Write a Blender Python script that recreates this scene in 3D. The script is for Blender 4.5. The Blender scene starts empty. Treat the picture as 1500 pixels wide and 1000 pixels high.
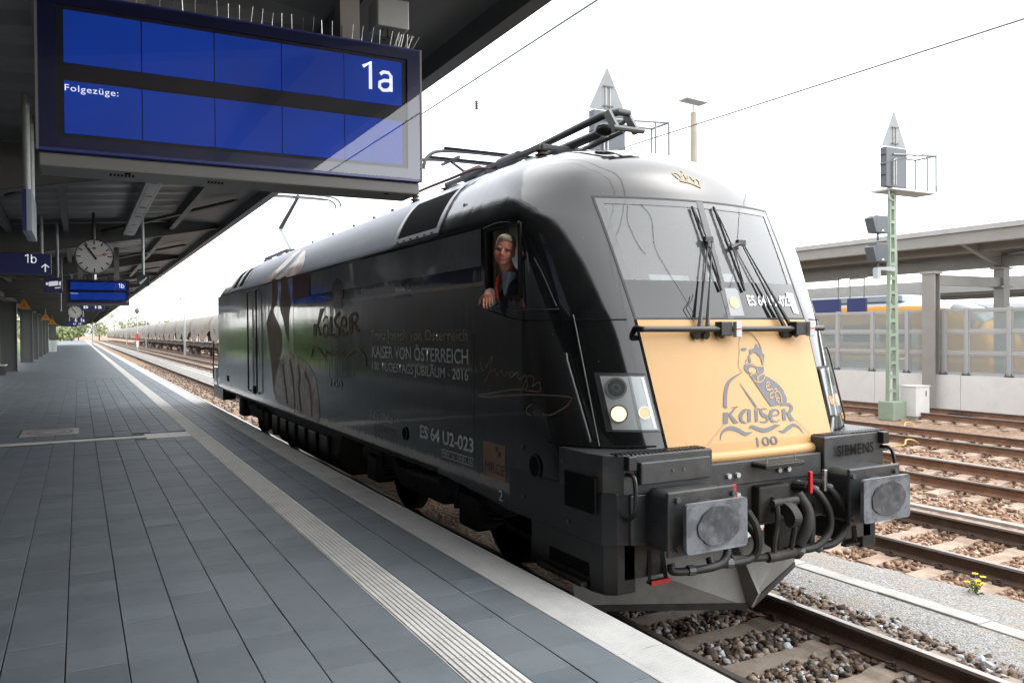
import bpy, math, random
import numpy as np
from mathutils import Vector, Matrix
from mathutils.geometry import tessellate_polygon
random.seed(7)
rng = np.random.default_rng(7)
SC = bpy.context.scene
COL = SC.collection
PI = math.pi

# ------------------------------------------------------------------ camera
CAM = Vector((-4.6936, -4.1623, 2.3749))
YAW, PITCH, ROLL = 0.4923, -0.0123, -0.0082
_f = Vector((math.sin(YAW) * math.cos(PITCH), math.cos(YAW) * math.cos(PITCH), math.sin(PITCH)))
_r0 = Vector((math.cos(YAW), -math.sin(YAW), 0))
_u0 = _r0.cross(_f)
_r = math.cos(ROLL) * _r0 + math.sin(ROLL) * _u0
_u = -math.sin(ROLL) * _r0 + math.cos(ROLL) * _u0
cam = bpy.data.cameras.new('camera')
cam.sensor_width = 36.0
cam.lens = 1182.18 / 1500 * 36
cam.clip_start = 0.05
cam.clip_end = 4000
co = bpy.data.objects.new('camera', cam)
COL.objects.link(co)
m = Matrix.Identity(4)
for i in range(3):
    m[i][0], m[i][1], m[i][2], m[i][3] = _r[i], _u[i], -_f[i], CAM[i]
co.matrix_world = m
SC.camera = co

# ------------------------------------------------------------------ sky, sun, exposure (bright overcast)
SUN_EL, SUN_AZ = math.radians(55), math.radians(112)   # azimuth clockwise from +Y
w = bpy.data.worlds.new('World')
SC.world = w
w.use_nodes = True
nt = w.node_tree
bg = nt.nodes['Background']
sky = nt.nodes.new('ShaderNodeTexSky')
sky.sky_type = 'NISHITA'
sky.sun_disc = False
sky.sun_elevation = SUN_EL
sky.sun_rotation = SUN_AZ
sky.altitude = 100
sky.air_density = 1.0
sky.dust_density = 1.5
sky.ozone_density = 0.6
hs = nt.nodes.new('ShaderNodeHueSaturation')
hs.inputs['Saturation'].default_value = 0.16
nt.links.new(sky.outputs[0], hs.inputs['Color'])
nt.links.new(hs.outputs[0], bg.inputs['Color'])
bg.inputs['Strength'].default_value = 0.15
sl = bpy.data.lights.new('sun', 'SUN')
sl.energy = 0.6
sl.angle = math.radians(130)
sl.color = (1.0, 0.96, 0.9)
so = bpy.data.objects.new('sun', sl)
COL.objects.link(so)
sd = Vector((math.sin(SUN_AZ) * math.cos(SUN_EL), math.cos(SUN_AZ) * math.cos(SUN_EL), math.sin(SUN_EL)))
so.rotation_euler = sd.to_track_quat('Z', 'Y').to_euler()
so.location = (0, 0, 40)
SC.view_settings.view_transform = 'Standard'
SC.view_settings.look = 'None'
SC.view_settings.exposure = 2.0
SC.view_settings.gamma = 1.0
SC.view_settings.use_curve_mapping = False
SC.cycles.max_bounces = 8
SC.cycles.transparent_max_bounces = 16
SC.cycles.caustics_reflective = False
SC.cycles.caustics_refractive = False

# ------------------------------------------------------------------ helpers
class MB:
    def __init__(s):
        s.v = []; s.f = []
    def add(s, vs, fs):
        n = len(s.v); s.v += [tuple(p) for p in vs]; s.f += [tuple(i + n for i in q) for q in fs]; return s
    def box(s, x0, x1, y0, y1, z0, z1):
        return s.add([(x0,y0,z0),(x1,y0,z0),(x1,y1,z0),(x0,y1,z0),(x0,y0,z1),(x1,y0,z1),(x1,y1,z1),(x0,y1,z1)],
                     [(0,3,2,1),(4,5,6,7),(0,1,5,4),(1,2,6,5),(2,3,7,6),(3,0,4,7)])
    def obox(s, c, sx, sy, sz, M):
        c = Vector(c)
        pts = [c + M @ Vector((a*sx/2, b*sy/2, d*sz/2)) for d in (-1,1) for a, b in ((-1,-1),(1,-1),(1,1),(-1,1))]
        return s.add(pts, [(0,3,2,1),(4,5,6,7),(0,1,5,4),(1,2,6,5),(2,3,7,6),(3,0,4,7)])
    def bar(s, p, q, wd, ht, up=(0,0,1)):
        p = Vector(p); q = Vector(q); d = q - p; L = d.length; d = d / L
        u = Vector(up); sd_ = d.cross(u)
        if sd_.length < 1e-4: sd_ = d.cross(Vector((1,0,0)))
        sd_.normalize(); u = sd_.cross(d)
        M = Matrix((sd_, d, u)).transposed()
        return s.obox((p+q)/2, wd, L, ht, M)
    def tube(s, pts, r, n=8, cap=True):
        pts = [Vector(p) for p in pts]
        rs = r if isinstance(r, (list, tuple)) else [r]*len(pts)
        rings = []; prev = None
        for i, p in enumerate(pts):
            d = (pts[min(i+1,len(pts)-1)] - pts[max(i-1,0)]).normalized()
            if prev is None:
                a = d.cross(Vector((0,0,1)))
                if a.length < 1e-3: a = d.cross(Vector((1,0,0)))
            else:
                a = prev - d * prev.dot(d)
            a.normalize(); prev = a; b = d.cross(a)
            rings.append([p + rs[i]*(math.cos(2*PI*k/n)*a + math.sin(2*PI*k/n)*b) for k in range(n)])
        vs = [q for rg in rings for q in rg]; fs = []
        for i in range(len(pts)-1):
            for k in range(n):
                fs.append((i*n+k, i*n+(k+1)%n, (i+1)*n+(k+1)%n, (i+1)*n+k))
        if cap:
            fs.append(tuple(range(n))[::-1]); fs.append(tuple((len(pts)-1)*n+k for k in range(n)))
        return s.add(vs, fs)
    def grid(s, rows, close=False, skip=None):
        n = len(rows[0]); vs = [p for r in rows for p in r]; fs = []
        for i in range(len(rows)-1):
            for j in range(n if close else n-1):
                if skip and skip(i, j): continue
                fs.append((i*n+j, i*n+(j+1)%n, (i+1)*n+(j+1)%n, (i+1)*n+j))
        return s.add(vs, fs)
    def prism(s, poly, f0, f1):
        """poly: 2D points; f0/f1 map a 2D point to 3D for the two faces"""
        n = len(poly); tri = tessellate_polygon([[Vector((p[0],p[1],0)) for p in poly]])
        vs = [f0(*p) for p in poly] + [f1(*p) for p in poly]
        fs = [tuple(t) for t in tri] + [tuple(i+n for i in t)[::-1] for t in tri]
        fs += [(i, (i+1)%n, (i+1)%n+n, i+n) for i in range(n)]
        return s.add(vs, fs)
    def flat(s, poly, f0):
        tri = tessellate_polygon([[Vector((p[0],p[1],0)) for p in poly]])
        return s.add([f0(*p) for p in poly], [tuple(t) for t in tri])
    def ell(s, c, rx, ry, rz, nu=16, nv=10, M=None):
        vs = []; c = Vector(c)
        for i in range(nv+1):
            th = PI*i/nv
            for k in range(nu):
                ph = 2*PI*k/nu
                q = Vector((rx*math.sin(th)*math.cos(ph), ry*math.sin(th)*math.sin(ph), rz*math.cos(th)))
                vs.append(c + (M @ q if M else q))
        fs = [(i*nu+k, i*nu+(k+1)%nu, (i+1)*nu+(k+1)%nu, (i+1)*nu+k) for i in range(nv) for k in range(nu)]
        return s.add(vs, [q[::-1] for q in fs])
    def disc(s, c, nrm, r, n=24, r0=0.0):
        c = Vector(c); d = Vector(nrm).normalized(); a = d.cross(Vector((0,0,1)))
        if a.length < 1e-3: a = Vector((1,0,0))
        a.normalize(); b = d.cross(a)
        o = [c + r*(math.cos(2*PI*k/n)*a + math.sin(2*PI*k/n)*b) for k in range(n)]
        if r0 <= 0: return s.add(o, [tuple(range(n))])
        i_ = [c + r0*(math.cos(2*PI*k/n)*a + math.sin(2*PI*k/n)*b) for k in range(n)]
        return s.add(o + i_, [(k, (k+1)%n, (k+1)%n+n, k+n) for k in range(n)])
    def build(s, name, mat, parent=None, smooth=None, bevel=0, seg=2):
        me = bpy.data.meshes.new(name)
        me.from_pydata([tuple(p) for p in s.v], [], s.f)
        me.update()
        return mobj(name, me, mat, parent, smooth, bevel, seg)

def fixn(me):
    import bmesh
    bm = bmesh.new(); bm.from_mesh(me)
    bmesh.ops.remove_doubles(bm, verts=bm.verts, dist=1e-5)
    bmesh.ops.recalc_face_normals(bm, faces=bm.faces)
    bm.to_mesh(me); bm.free()

def mobj(name, me, mat, parent=None, smooth=None, bevel=0, seg=2):
    if mat is not None and not me.materials: me.materials.append(mat)
    if smooth is not None:
        me.polygons.foreach_set('use_smooth', [True]*len(me.polygons))
        me.set_sharp_from_angle(angle=math.radians(smooth))
    o = bpy.data.objects.new(name, me); COL.objects.link(o)
    if bevel:
        fixn(me)
        b = o.modifiers.new('bevel', 'BEVEL'); b.width = bevel; b.segments = seg; b.limit_method = 'ANGLE'; b.angle_limit = math.radians(40)
        b.harden_normals = False
    if parent is not None: setp(o, parent)
    return o

def setp(o, parent):
    o.parent = parent
    M = Matrix.Identity(4); p = parent
    while p is not None:
        M = p.matrix_basis @ M if p.parent is None else (p.matrix_parent_inverse @ p.matrix_basis) @ M
        p = p.parent
    o.matrix_parent_inverse = M.inverted()

def tag(o, label=None, cat=None, group=None, kind=None):
    if label: o['label'] = label
    if cat: o['category'] = cat
    if group: o['group'] = group
    if kind: o['kind'] = kind
    return o
def thing(name, label, cat, loc=(0,0,0), group=None, kind=None):
    o = bpy.data.objects.new(name, None); COL.objects.link(o); o.location = loc
    o.empty_display_size = 0.2
    return tag(o, label, cat, group, kind)
def copy_tree(o, parent=None):
    c = o.copy(); COL.objects.link(c)
    if parent is not None: c.parent = parent
    for ch in list(o.children): copy_tree(ch, c)
    return c

# ------------------------------------------------------------------ materials
def mat(name, base, rough=0.6, metal=0.0, var=0.0, vscale=3.0, bump=0.0, bscale=40.0, coat=0.0, spec=0.5,
        second=None, sscale=1.5, smin=0.45, smax=0.6, rvar=0.0, stretch=None):
    """Principled material: base colour varied by noise, optionally blotched with a second colour."""
    M = bpy.data.materials.new(name); M.use_nodes = True
    t = M.node_tree; n = t.nodes; L = t.links; P = n['Principled BSDF']
    P.inputs['Roughness'].default_value = rough
    P.inputs['Metallic'].default_value = metal
    P.inputs['Coat Weight'].default_value = coat
    P.inputs['Coat Roughness'].default_value = 0.04
    P.inputs['Coat IOR'].default_value = 1.6
    P.inputs['Specular IOR Level'].default_value = spec
    g = n.new('ShaderNodeNewGeometry')
    vec = g.outputs['Position']
    if stretch:
        mp = n.new('ShaderNodeMapping'); mp.inputs['Scale'].default_value = stretch
        L.new(vec, mp.inputs['Vector']); vec = mp.outputs[0]
    col = None
    if var > 0 or second is not None:
        nz = n.new('ShaderNodeTexNoise'); nz.inputs['Scale'].default_value = vscale; nz.inputs['Detail'].default_value = 6
        nz.inputs['Roughness'].default_value = 0.65
        L.new(vec, nz.inputs['Vector'])
        r = n.new('ShaderNodeValToRGB')
        r.color_ramp.elements[0].position = 0.25; r.color_ramp.elements[1].position = 0.75
        r.color_ramp.elements[0].color = tuple(c*(1-var) for c in base) + (1,)
        r.color_ramp.elements[1].color = tuple(min(1, c*(1+var)) for c in base) + (1,)
        L.new(nz.outputs[0], r.inputs[0]); col = r.outputs[0]
        if rvar:
            ma = n.new('ShaderNodeMapRange'); ma.inputs['To Min'].default_value = rough-rvar; ma.inputs['To Max'].default_value = rough+rvar
            L.new(nz.outputs[0], ma.inputs[0]); L.new(ma.outputs[0], P.inputs['Roughness'])
        if second is not None:
            n2 = n.new('ShaderNodeTexNoise'); n2.inputs['Scale'].default_value = sscale; n2.inputs['Detail'].default_value = 8
            n2.inputs['Roughness'].default_value = 0.7
            L.new(vec, n2.inputs['Vector'])
            mr = n.new('ShaderNodeMapRange'); mr.inputs['From Min'].default_value = smin; mr.inputs['From Max'].default_value = smax
            L.new(n2.outputs[0], mr.inputs[0])
            mx = n.new('ShaderNodeMix'); mx.data_type = 'RGBA'
            L.new(mr.outputs[0], mx.inputs[0]); L.new(col, mx.inputs[6]); mx.inputs[7].default_value = tuple(second) + (1,)
            col = mx.outputs[2]
        L.new(col, P.inputs['Base Color'])
    else:
        P.inputs['Base Color'].default_value = tuple(base) + (1,)
    if bump > 0:
        nb = n.new('ShaderNodeTexNoise'); nb.inputs['Scale'].default_value = bscale; nb.inputs['Detail'].default_value = 5
        L.new(vec, nb.inputs['Vector'])
        b = n.new('ShaderNodeBump'); b.inputs['Strength'].default_value = bump; b.inputs['Distance'].default_value = 0.02
        L.new(nb.outputs[0], b.inputs['Height']); L.new(b.outputs[0], P.inputs['Normal'])
    return M
def emit(name, c, s):
    M = mat(name, c, 0.5); P = M.node_tree.nodes['Principled BSDF']
    P.inputs['Emission Color'].default_value = tuple(c) + (1,); P.inputs['Emission Strength'].default_value = s
    return M
def glass(name, tint=(1,1,1), gloss_rough=0.0, milk=0.0, milkc=(0.8,0.85,0.83), ior=1.5):
    """thin pane: see-through with Fresnel reflection and an optional milky film"""
    M = bpy.data.materials.new(name); M.use_nodes = True
    t = M.node_tree; n = t.nodes; L = t.links
    out = n['Material Output']; n.remove(n['Principled BSDF'])
    tr = n.new('ShaderNodeBsdfTransparent'); tr.inputs[0].default_value = tuple(tint) + (1,)
    gl = n.new('ShaderNodeBsdfGlossy'); gl.inputs['Roughness'].default_value = gloss_rough
    fr = n.new('ShaderNodeFresnel'); fr.inputs[0].default_value = ior
    mx = n.new('ShaderNodeMixShader')
    base = tr.outputs[0]
    if milk > 0:
        df = n.new('ShaderNodeBsdfDiffuse'); df.inputs[0].default_value = tuple(milkc) + (1,)
        m2 = n.new('ShaderNodeMixShader'); m2.inputs[0].default_value = milk
        L.new(tr.outputs[0], m2.inputs[1]); L.new(df.outputs[0], m2.inputs[2]); base = m2.outputs[0]
    L.new(fr.outputs[0], mx.inputs[0]); L.new(base, mx.inputs[1]); L.new(gl.outputs[0], mx.inputs[2])
    L.new(mx.outputs[0], out.inputs[0])
    return M

def loco_paint(name, base, rough=0.09, wave=0.02, dust=0.10, coat=0.75, cior=1.55):
    """glossy black coachwork: slightly wavy reflection, brake dust building up low down and in blotches"""
    M = bpy.data.materials.new(name); M.use_nodes = True
    t = M.node_tree; n = t.nodes; L = t.links; P = n['Principled BSDF']
    g = n.new('ShaderNodeNewGeometry')
    nz = n.new('ShaderNodeTexNoise'); nz.inputs['Scale'].default_value = 2.2; nz.inputs['Detail'].default_value = 9; nz.inputs['Roughness'].default_value = 0.7
    mp = n.new('ShaderNodeMapping'); mp.inputs['Scale'].default_value = (1, 1, 0.35)
    L.new(g.outputs['Position'], mp.inputs[0]); L.new(mp.outputs[0], nz.inputs[0])
    mr = n.new('ShaderNodeMapRange'); mr.inputs['From Min'].default_value = 0.5; mr.inputs['From Max'].default_value = 0.8
    mr.inputs['To Max'].default_value = dust
    L.new(nz.outputs[0], mr.inputs[0])
    mx = n.new('ShaderNodeMix'); mx.data_type = 'RGBA'
    mx.inputs[6].default_value = tuple(base) + (1,); mx.inputs[7].default_value = (0.09, 0.08, 0.07, 1)
    L.new(mr.outputs[0], mx.inputs[0])
    vo = n.new('ShaderNodeTexVoronoi'); vo.inputs['Scale'].default_value = 11; vo.inputs['Randomness'].default_value = 1
    L.new(g.outputs['Position'], vo.inputs['Vector'])
    vs = n.new('ShaderNodeMapRange'); vs.inputs['From Min'].default_value = 0.02; vs.inputs['From Max'].default_value = 0.06; vs.inputs['To Min'].default_value = 0.35; vs.inputs['To Max'].default_value = 0.0
    L.new(vo.outputs['Distance'], vs.inputs[0])
    ms = n.new('ShaderNodeMix'); ms.data_type = 'RGBA'; L.new(vs.outputs[0], ms.inputs[0]); L.new(mx.outputs[2], ms.inputs[6]); ms.inputs[7].default_value = (0.30,0.29,0.27,1)
    L.new(ms.outputs[2], P.inputs['Base Color'])
    rr = n.new('ShaderNodeMapRange'); rr.inputs['From Min'].default_value = 0.35; rr.inputs['From Max'].default_value = 0.8
    rr.inputs['To Min'].default_value = rough; rr.inputs['To Max'].default_value = rough + 0.16
    L.new(nz.outputs[0], rr.inputs[0]); L.new(rr.outputs[0], P.inputs['Roughness'])
    P.inputs['Coat Weight'].default_value = coat; P.inputs['Coat Roughness'].default_value = 0.05; P.inputs['Coat IOR'].default_value = cior; P.inputs['IOR'].default_value = 1.5; P.inputs['Specular IOR Level'].default_value = 0.25
    nb = n.new('ShaderNodeTexNoise'); nb.inputs['Scale'].default_value = 1.6; nb.inputs['Detail'].default_value = 2
    mp2 = n.new('ShaderNodeMapping'); mp2.inputs['Scale'].default_value = (1, 3.5, 0.5)
    L.new(g.outputs['Position'], mp2.inputs[0]); L.new(mp2.outputs[0], nb.inputs[0])
    b = n.new('ShaderNodeBump'); b.inputs['Strength'].default_value = wave; b.inputs['Distance'].default_value = 0.1
    L.new(nb.outputs[0], b.inputs['Height']); L.new(b.outputs[0], P.inputs['Normal']); L.new(b.outputs[0], P.inputs['Coat Normal'])
    return M

def stone_mat(name, ramp):
    """colour of each stone from its own 'tone' value, with fine grain"""
    M = bpy.data.materials.new(name); M.use_nodes = True
    t = M.node_tree; n = t.nodes; L = t.links; P = n['Principled BSDF']
    at = n.new('ShaderNodeAttribute'); at.attribute_name = 'tone'
    r = n.new('ShaderNodeValToRGB')
    while len(r.color_ramp.elements) < len(ramp): r.color_ramp.elements.new(0.5)
    for e, (p, c) in zip(r.color_ramp.elements, ramp): e.position = p; e.color = tuple(c) + (1,)
    L.new(at.outputs['Fac'], r.inputs[0])
    nz = n.new('ShaderNodeTexNoise'); nz.inputs['Scale'].default_value = 60; nz.inputs['Detail'].default_value = 4
    g = n.new('ShaderNodeNewGeometry'); L.new(g.outputs['Position'], nz.inputs[0])
    mx = n.new('ShaderNodeMix'); mx.data_type = 'RGBA'; mx.blend_type = 'MULTIPLY'; mx.inputs[0].default_value = 0.5
    L.new(r.outputs[0], mx.inputs[6]); L.new(nz.outputs[0], mx.inputs[7])
    gm = n.new('ShaderNodeMix'); gm.data_type = 'RGBA'; gm.blend_type = 'MULTIPLY'; gm.inputs[0].default_value = 1; gm.inputs[7].default_value = (1.5, 1.5, 1.5, 1)
    L.new(mx.outputs[2], gm.inputs[6]); L.new(gm.outputs[2], P.inputs['Base Color'])
    P.inputs['Roughness'].default_value = 0.85
    return M

MT = {}
MT['black'] = loco_paint('black_coachwork', (0.006, 0.0065, 0.007))
MT['blackplain'] = mat('black_satin', (0.012, 0.012, 0.013), 0.35, var=0.4, vscale=6, rvar=0.12, bump=0.03)
MT['grey_under'] = mat('dark_grey_bufferbeam', (0.034,0.036,0.038), 0.42, var=0.4, vscale=7, second=(0.075,0.07,0.06), sscale=3, smin=0.52, smax=0.75, bump=0.08)
MT['grimy'] = mat('grimy_underframe', (0.018, 0.017, 0.016), 0.7, var=0.5, vscale=8, second=(0.06,0.045,0.03), sscale=5, smin=0.5, smax=0.75, bump=0.15, bscale=60)
MT['plough'] = mat('plough_grey', (0.20, 0.195, 0.185), 0.55, var=0.2, vscale=4, second=(0.29,0.275,0.25), sscale=2.2, smin=0.45, smax=0.75, bump=0.05)
MT['rubber'] = mat('black_rubber', (0.010,0.010,0.010), 0.55, var=0.4, vscale=9, second=(0.035,0.032,0.028), sscale=7, smin=0.55, smax=0.75, bump=0.05)
MT['bufplate'] = mat('worn_buffer_steel', (0.20,0.22,0.24), 0.38, metal=0.3, var=0.3, vscale=9, second=(0.11,0.12,0.135), sscale=4.5, smin=0.46, smax=0.56, bump=0.06, bscale=30)
MT['greasy'] = mat('greasy_plate_middle', (0.075,0.08,0.09), 0.3, metal=0.25, var=0.5, vscale=10, second=(0.15,0.16,0.175), sscale=9, smin=0.5, smax=0.62)
MT['gold'] = mat('gold_paint', (0.53, 0.325, 0.140), 0.42, var=0.05, vscale=3, second=(0.46,0.275,0.112), sscale=6, smin=0.6, smax=0.8, coat=0.06, spec=0.3)
MT['golddark'] = mat('gold_print', (0.38, 0.25, 0.12), 0.4, var=0.1)
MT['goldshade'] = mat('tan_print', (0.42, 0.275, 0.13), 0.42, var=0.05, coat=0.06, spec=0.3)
MT['portrait'] = mat('slate_print', (0.105, 0.105, 0.115), 0.4, var=0.12, vscale=20)
MT['brown'] = mat('brown_print', (0.30, 0.175, 0.095), 0.5, var=0.2, vscale=2, coat=0.05, spec=0.3)
MT['brownline'] = mat('bronze_print', (0.30, 0.165, 0.085), 0.3, var=0.2, coat=0.8)
MT['figure'] = mat('pale_figure_print', (0.84, 0.63, 0.53), 0.4, var=0.3, vscale=2.5, second=(0.55,0.36,0.30), sscale=3, smin=0.45, smax=0.55, coat=0.3)
MT['silver'] = loco_paint('silver_grey_coachwork', (0.62, 0.65, 0.66), rough=0.12, wave=0.02, dust=0.25, coat=0.9)
MT['greyband'] = mat('grey_film_band', (0.20, 0.205, 0.21), 0.3, var=0.2, vscale=2.2, second=(0.26,0.26,0.26), sscale=1.6, smin=0.5, smax=0.56, coat=0.6)
MT['white_print'] = mat('white_print', (0.88, 0.88, 0.86), 0.3, var=0.06, vscale=30, coat=0.8)
MT['grey_print'] = mat('light_grey_print', (0.80, 0.80, 0.79), 0.3, var=0.12, vscale=20, coat=0.8)
MT['copper'] = mat('copper_print', (0.30, 0.125, 0.04), 0.35, var=0.08, coat=0.5)
MT['roofsteel'] = mat('roof_steel', (0.36, 0.37, 0.39), 0.3, metal=0.2, var=0.15, vscale=3, coat=0.2)
MT['grille'] = mat('grille_black', (0.01,0.01,0.011), 0.9, spec=0.1)
MT['steel'] = mat('galvanised', (0.42, 0.43, 0.44), 0.42, metal=0.6, var=0.15, vscale=8)
MT['polished'] = mat('polished_steel', (0.55,0.55,0.55), 0.25, metal=0.9)
MT['red'] = mat('red_paint', (0.5,0.02,0.02), 0.4)
MT['panto'] = mat('pantograph_grey', (0.075,0.08,0.078), 0.45, metal=0.1, var=0.25, vscale=10)
MT['insul'] = mat('brown_insulator', (0.09,0.055,0.045), 0.3, var=0.2)
MT['windscreen'] = glass('windscreen_glass', (0.80,0.86,0.86), 0.0, milk=0.17, milkc=(0.6,0.645,0.66), ior=1.75)
MT['darkglass'] = mat('dark_glass', (0.012,0.014,0.016), 0.04, coat=0.5)
MT['lampglass'] = glass('lamp_glass', (0.9,0.92,0.92), 0.0, milk=0.05)
MT['lamp_on'] = emit('lit_headlamp', (1.0, 0.74, 0.42), 0.42)
MT['amber_lamp_and_reflection'] = emit('amber_glow_and_reflection', (1.0, 0.5, 0.22), 0.10)
MT['reflector'] = mat('lamp_reflector', (0.45,0.47,0.48), 0.2, metal=0.7)
MT['cream'] = mat('cream_cab_lining', (0.46, 0.38, 0.25), 0.6, var=0.08)
MT['cabgrey'] = mat('grey_cab_lining', (0.62, 0.65, 0.66), 0.6, var=0.08)
MT['darkcab'] = mat('dark_cab_lining', (0.07,0.072,0.075), 0.6)
MT['white'] = mat('white_paint', (0.72,0.72,0.7), 0.45, var=0.05)
MT['skin'] = mat('skin', (0.56,0.25,0.16), 0.5, var=0.12, vscale=20, second=(0.55,0.16,0.11), sscale=14, smin=0.45, smax=0.65)
MT['hair'] = mat('grey_fair_hair', (0.36,0.30,0.23), 0.6, var=0.3, vscale=40, bump=0.4, bscale=90)
MT['shirt'] = mat('pale_blue_shirt', (0.36,0.43,0.52), 0.75, var=0.1, vscale=14)
MT['jacket'] = mat('dark_jacket', (0.014,0.015,0.02), 0.8, var=0.2)
MT['vest'] = mat('orange_red_vest', (0.62,0.06,0.03), 0.6, var=0.15, vscale=20)
MT['slab'] = None
MT['tactile'] = mat('white_tactile_concrete', (0.62,0.615,0.59), 0.75, var=0.10, vscale=4, second=(0.47,0.465,0.45), sscale=2.5, smin=0.5, smax=0.75, bump=0.1, bscale=120)
MT['edge'] = mat('light_edge_concrete', (0.47,0.47,0.455), 0.75, var=0.12, vscale=3, second=(0.36,0.36,0.355), sscale=2.0, smin=0.5, smax=0.75, bump=0.12, bscale=150)
MT['concrete'] = mat('concrete', (0.38,0.36,0.33), 0.85, var=0.15, vscale=3, second=(0.27,0.24,0.2), sscale=2, smin=0.5, smax=0.7, bump=0.15)
MT['joint'] = mat('joint_sand', (0.075,0.08,0.085), 0.9, var=0.2, vscale=10)
MT['sleeper'] = mat('concrete_sleeper', (0.27,0.225,0.18), 0.85, var=0.2, vscale=5, second=(0.17,0.125,0.09), sscale=3, smin=0.42, smax=0.65, bump=0.2)
MT['sleeper_sunlit'] = mat('sunlit_sleeper', (0.40,0.31,0.24), 0.85, var=0.2, vscale=5, second=(0.24,0.15,0.10), sscale=3, smin=0.45, smax=0.7, bump=0.2)  # lighter copy of the sleeper concrete, sunlight put into its colour, with reddish blotches
MT['rail'] = mat('rusty_rail_web', (0.085,0.052,0.036), 0.7, var=0.4, vscale=8, second=(0.14,0.08,0.05), sscale=5, smin=0.45, smax=0.7, bump=0.1)
MT['railrust'] = mat('rust_rail', (0.23,0.12,0.072), 0.8, var=0.3, vscale=6, second=(0.14,0.07,0.042), sscale=5, smin=0.45, smax=0.7, bump=0.1)
MT['railtop'] = mat('worn_rail_head', (0.28,0.25,0.23), 0.3, metal=0.8, var=0.2, vscale=12)
MT['clip'] = mat('rusty_clip', (0.06,0.035,0.025), 0.8, var=0.4, vscale=30)
MT['navy'] = mat('navy_enamel', (0.030,0.042,0.19), 0.3, var=0.05, coat=0.3)
MT['navycase'] = mat('navy_case', (0.022,0.028,0.12), 0.35, var=0.05)
MT['alu'] = mat('grey_aluminium', (0.17,0.168,0.16), 0.45, metal=0.1, var=0.08)
MT['screenframe'] = mat('screen_mask', (0.035,0.038,0.05), 0.5)
MT['canopy_steel'] = mat('canopy_steel', (0.15,0.153,0.148), 0.5, var=0.12, vscale=2)
MT['canopy_sheet'] = mat('canopy_sheet', (0.24,0.24,0.235), 0.42, metal=0.3, var=0.1, vscale=1.5)
MT['column'] = mat('column_grey', (0.10,0.105,0.10), 0.55, var=0.08, vscale=1.5)
MT['lightgrey_steel'] = mat('pale_grey_steel', (0.30,0.29,0.27), 0.5, var=0.1, vscale=2)
MT['barrier'] = mat('barrier_aluminium', (0.42,0.42,0.41), 0.5, var=0.08, vscale=2)
MT['pane'] = glass('barrier_pane', (0.80,0.86,0.84), 0.03, milk=0.36, milkc=(0.62,0.66,0.65))
MT['wall'] = mat('pale_concrete_wall', (0.76,0.74,0.70), 0.85, var=0.06, vscale=1.5, second=(0.62,0.60,0.56), sscale=1.2, smin=0.55, smax=0.8, bump=0.06)
MT['mast'] = mat('sage_green_mast', (0.28,0.35,0.27), 0.6, var=0.12, vscale=4)
MT['signalback'] = mat('signal_screen_grey', (0.085,0.10,0.115), 0.5, var=0.12, vscale=3)
MT['palesteel'] = mat('pale_galvanised', (0.45,0.48,0.48), 0.45, metal=0.25, var=0.12, vscale=4)
MT['wire'] = mat('overhead_wire', (0.22,0.22,0.22), 0.6)
MT['wood'] = mat('weathered_pole', (0.36,0.33,0.28), 0.85, var=0.25, vscale=2, stretch=(1,1,0.2), bump=0.1)
MT['wagon'] = mat('cream_wagon', (0.27,0.24,0.205), 0.6, var=0.15, vscale=0.8, second=(0.19,0.165,0.14), sscale=0.6, smin=0.45, smax=0.7)
MT['wagonframe'] = mat('wagon_frame', (0.09,0.07,0.06), 0.8, var=0.3, vscale=2)
MT['yellow'] = mat('yellow_paint', (0.74,0.34,0.02), 0.4, var=0.06)
MT['orange'] = mat('orange_sign', (0.70,0.25,0.03), 0.5)
MT['trainwhite'] = mat('train_white', (0.66,0.68,0.70), 0.35, coat=0.3)
MT['trainblue'] = mat('train_pale_blue', (0.45,0.53,0.60), 0.3, coat=0.3)
MT['green'] = mat('green_paint', (0.04,0.25,0.16), 0.5)
MT['clockface'] = mat('clock_face', (0.72,0.72,0.70), 0.4)
MT['clockblack'] = mat('clock_black', (0.012,0.012,0.012), 0.5)
MT['bluesign'] = mat('blue_station_sign', (0.025,0.035,0.17), 0.4)
MT['leaf'] = mat('leaves', (0.06,0.11,0.025), 0.7, var=0.4, vscale=2)
MT['leafpale'] = mat('pale_hazed_leaves', (0.20,0.23,0.10), 0.7, var=0.4, vscale=1)  # distance haze put into the paler leaf colour of the far trees
MT['bark'] = mat('bark', (0.09,0.07,0.05), 0.9, var=0.3, vscale=6, bump=0.3)
MT['flower'] = mat('yellow_petals', (0.8,0.6,0.02), 0.6)
MT['building'] = mat('station_render', (0.045,0.045,0.047), 0.8, var=0.15)
MT['brickred'] = mat('dull_red_brick', (0.14,0.075,0.06), 0.85, var=0.25, vscale=3)
MT['flowergreen'] = mat('weed_green', (0.10,0.15,0.04), 0.7)
MT['darkred'] = mat('dark_red_print', (0.24,0.095,0.075), 0.5, var=0.2, coat=0.05, spec=0.3)
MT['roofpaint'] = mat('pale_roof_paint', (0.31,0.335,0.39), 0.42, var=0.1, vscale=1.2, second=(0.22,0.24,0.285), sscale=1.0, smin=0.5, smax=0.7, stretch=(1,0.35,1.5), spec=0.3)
MT['duct'] = mat('duct_concrete', (0.40,0.39,0.365), 0.85, var=0.12, vscale=3, second=(0.30,0.285,0.26), sscale=2, smin=0.45, smax=0.7, bump=0.15)
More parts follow.
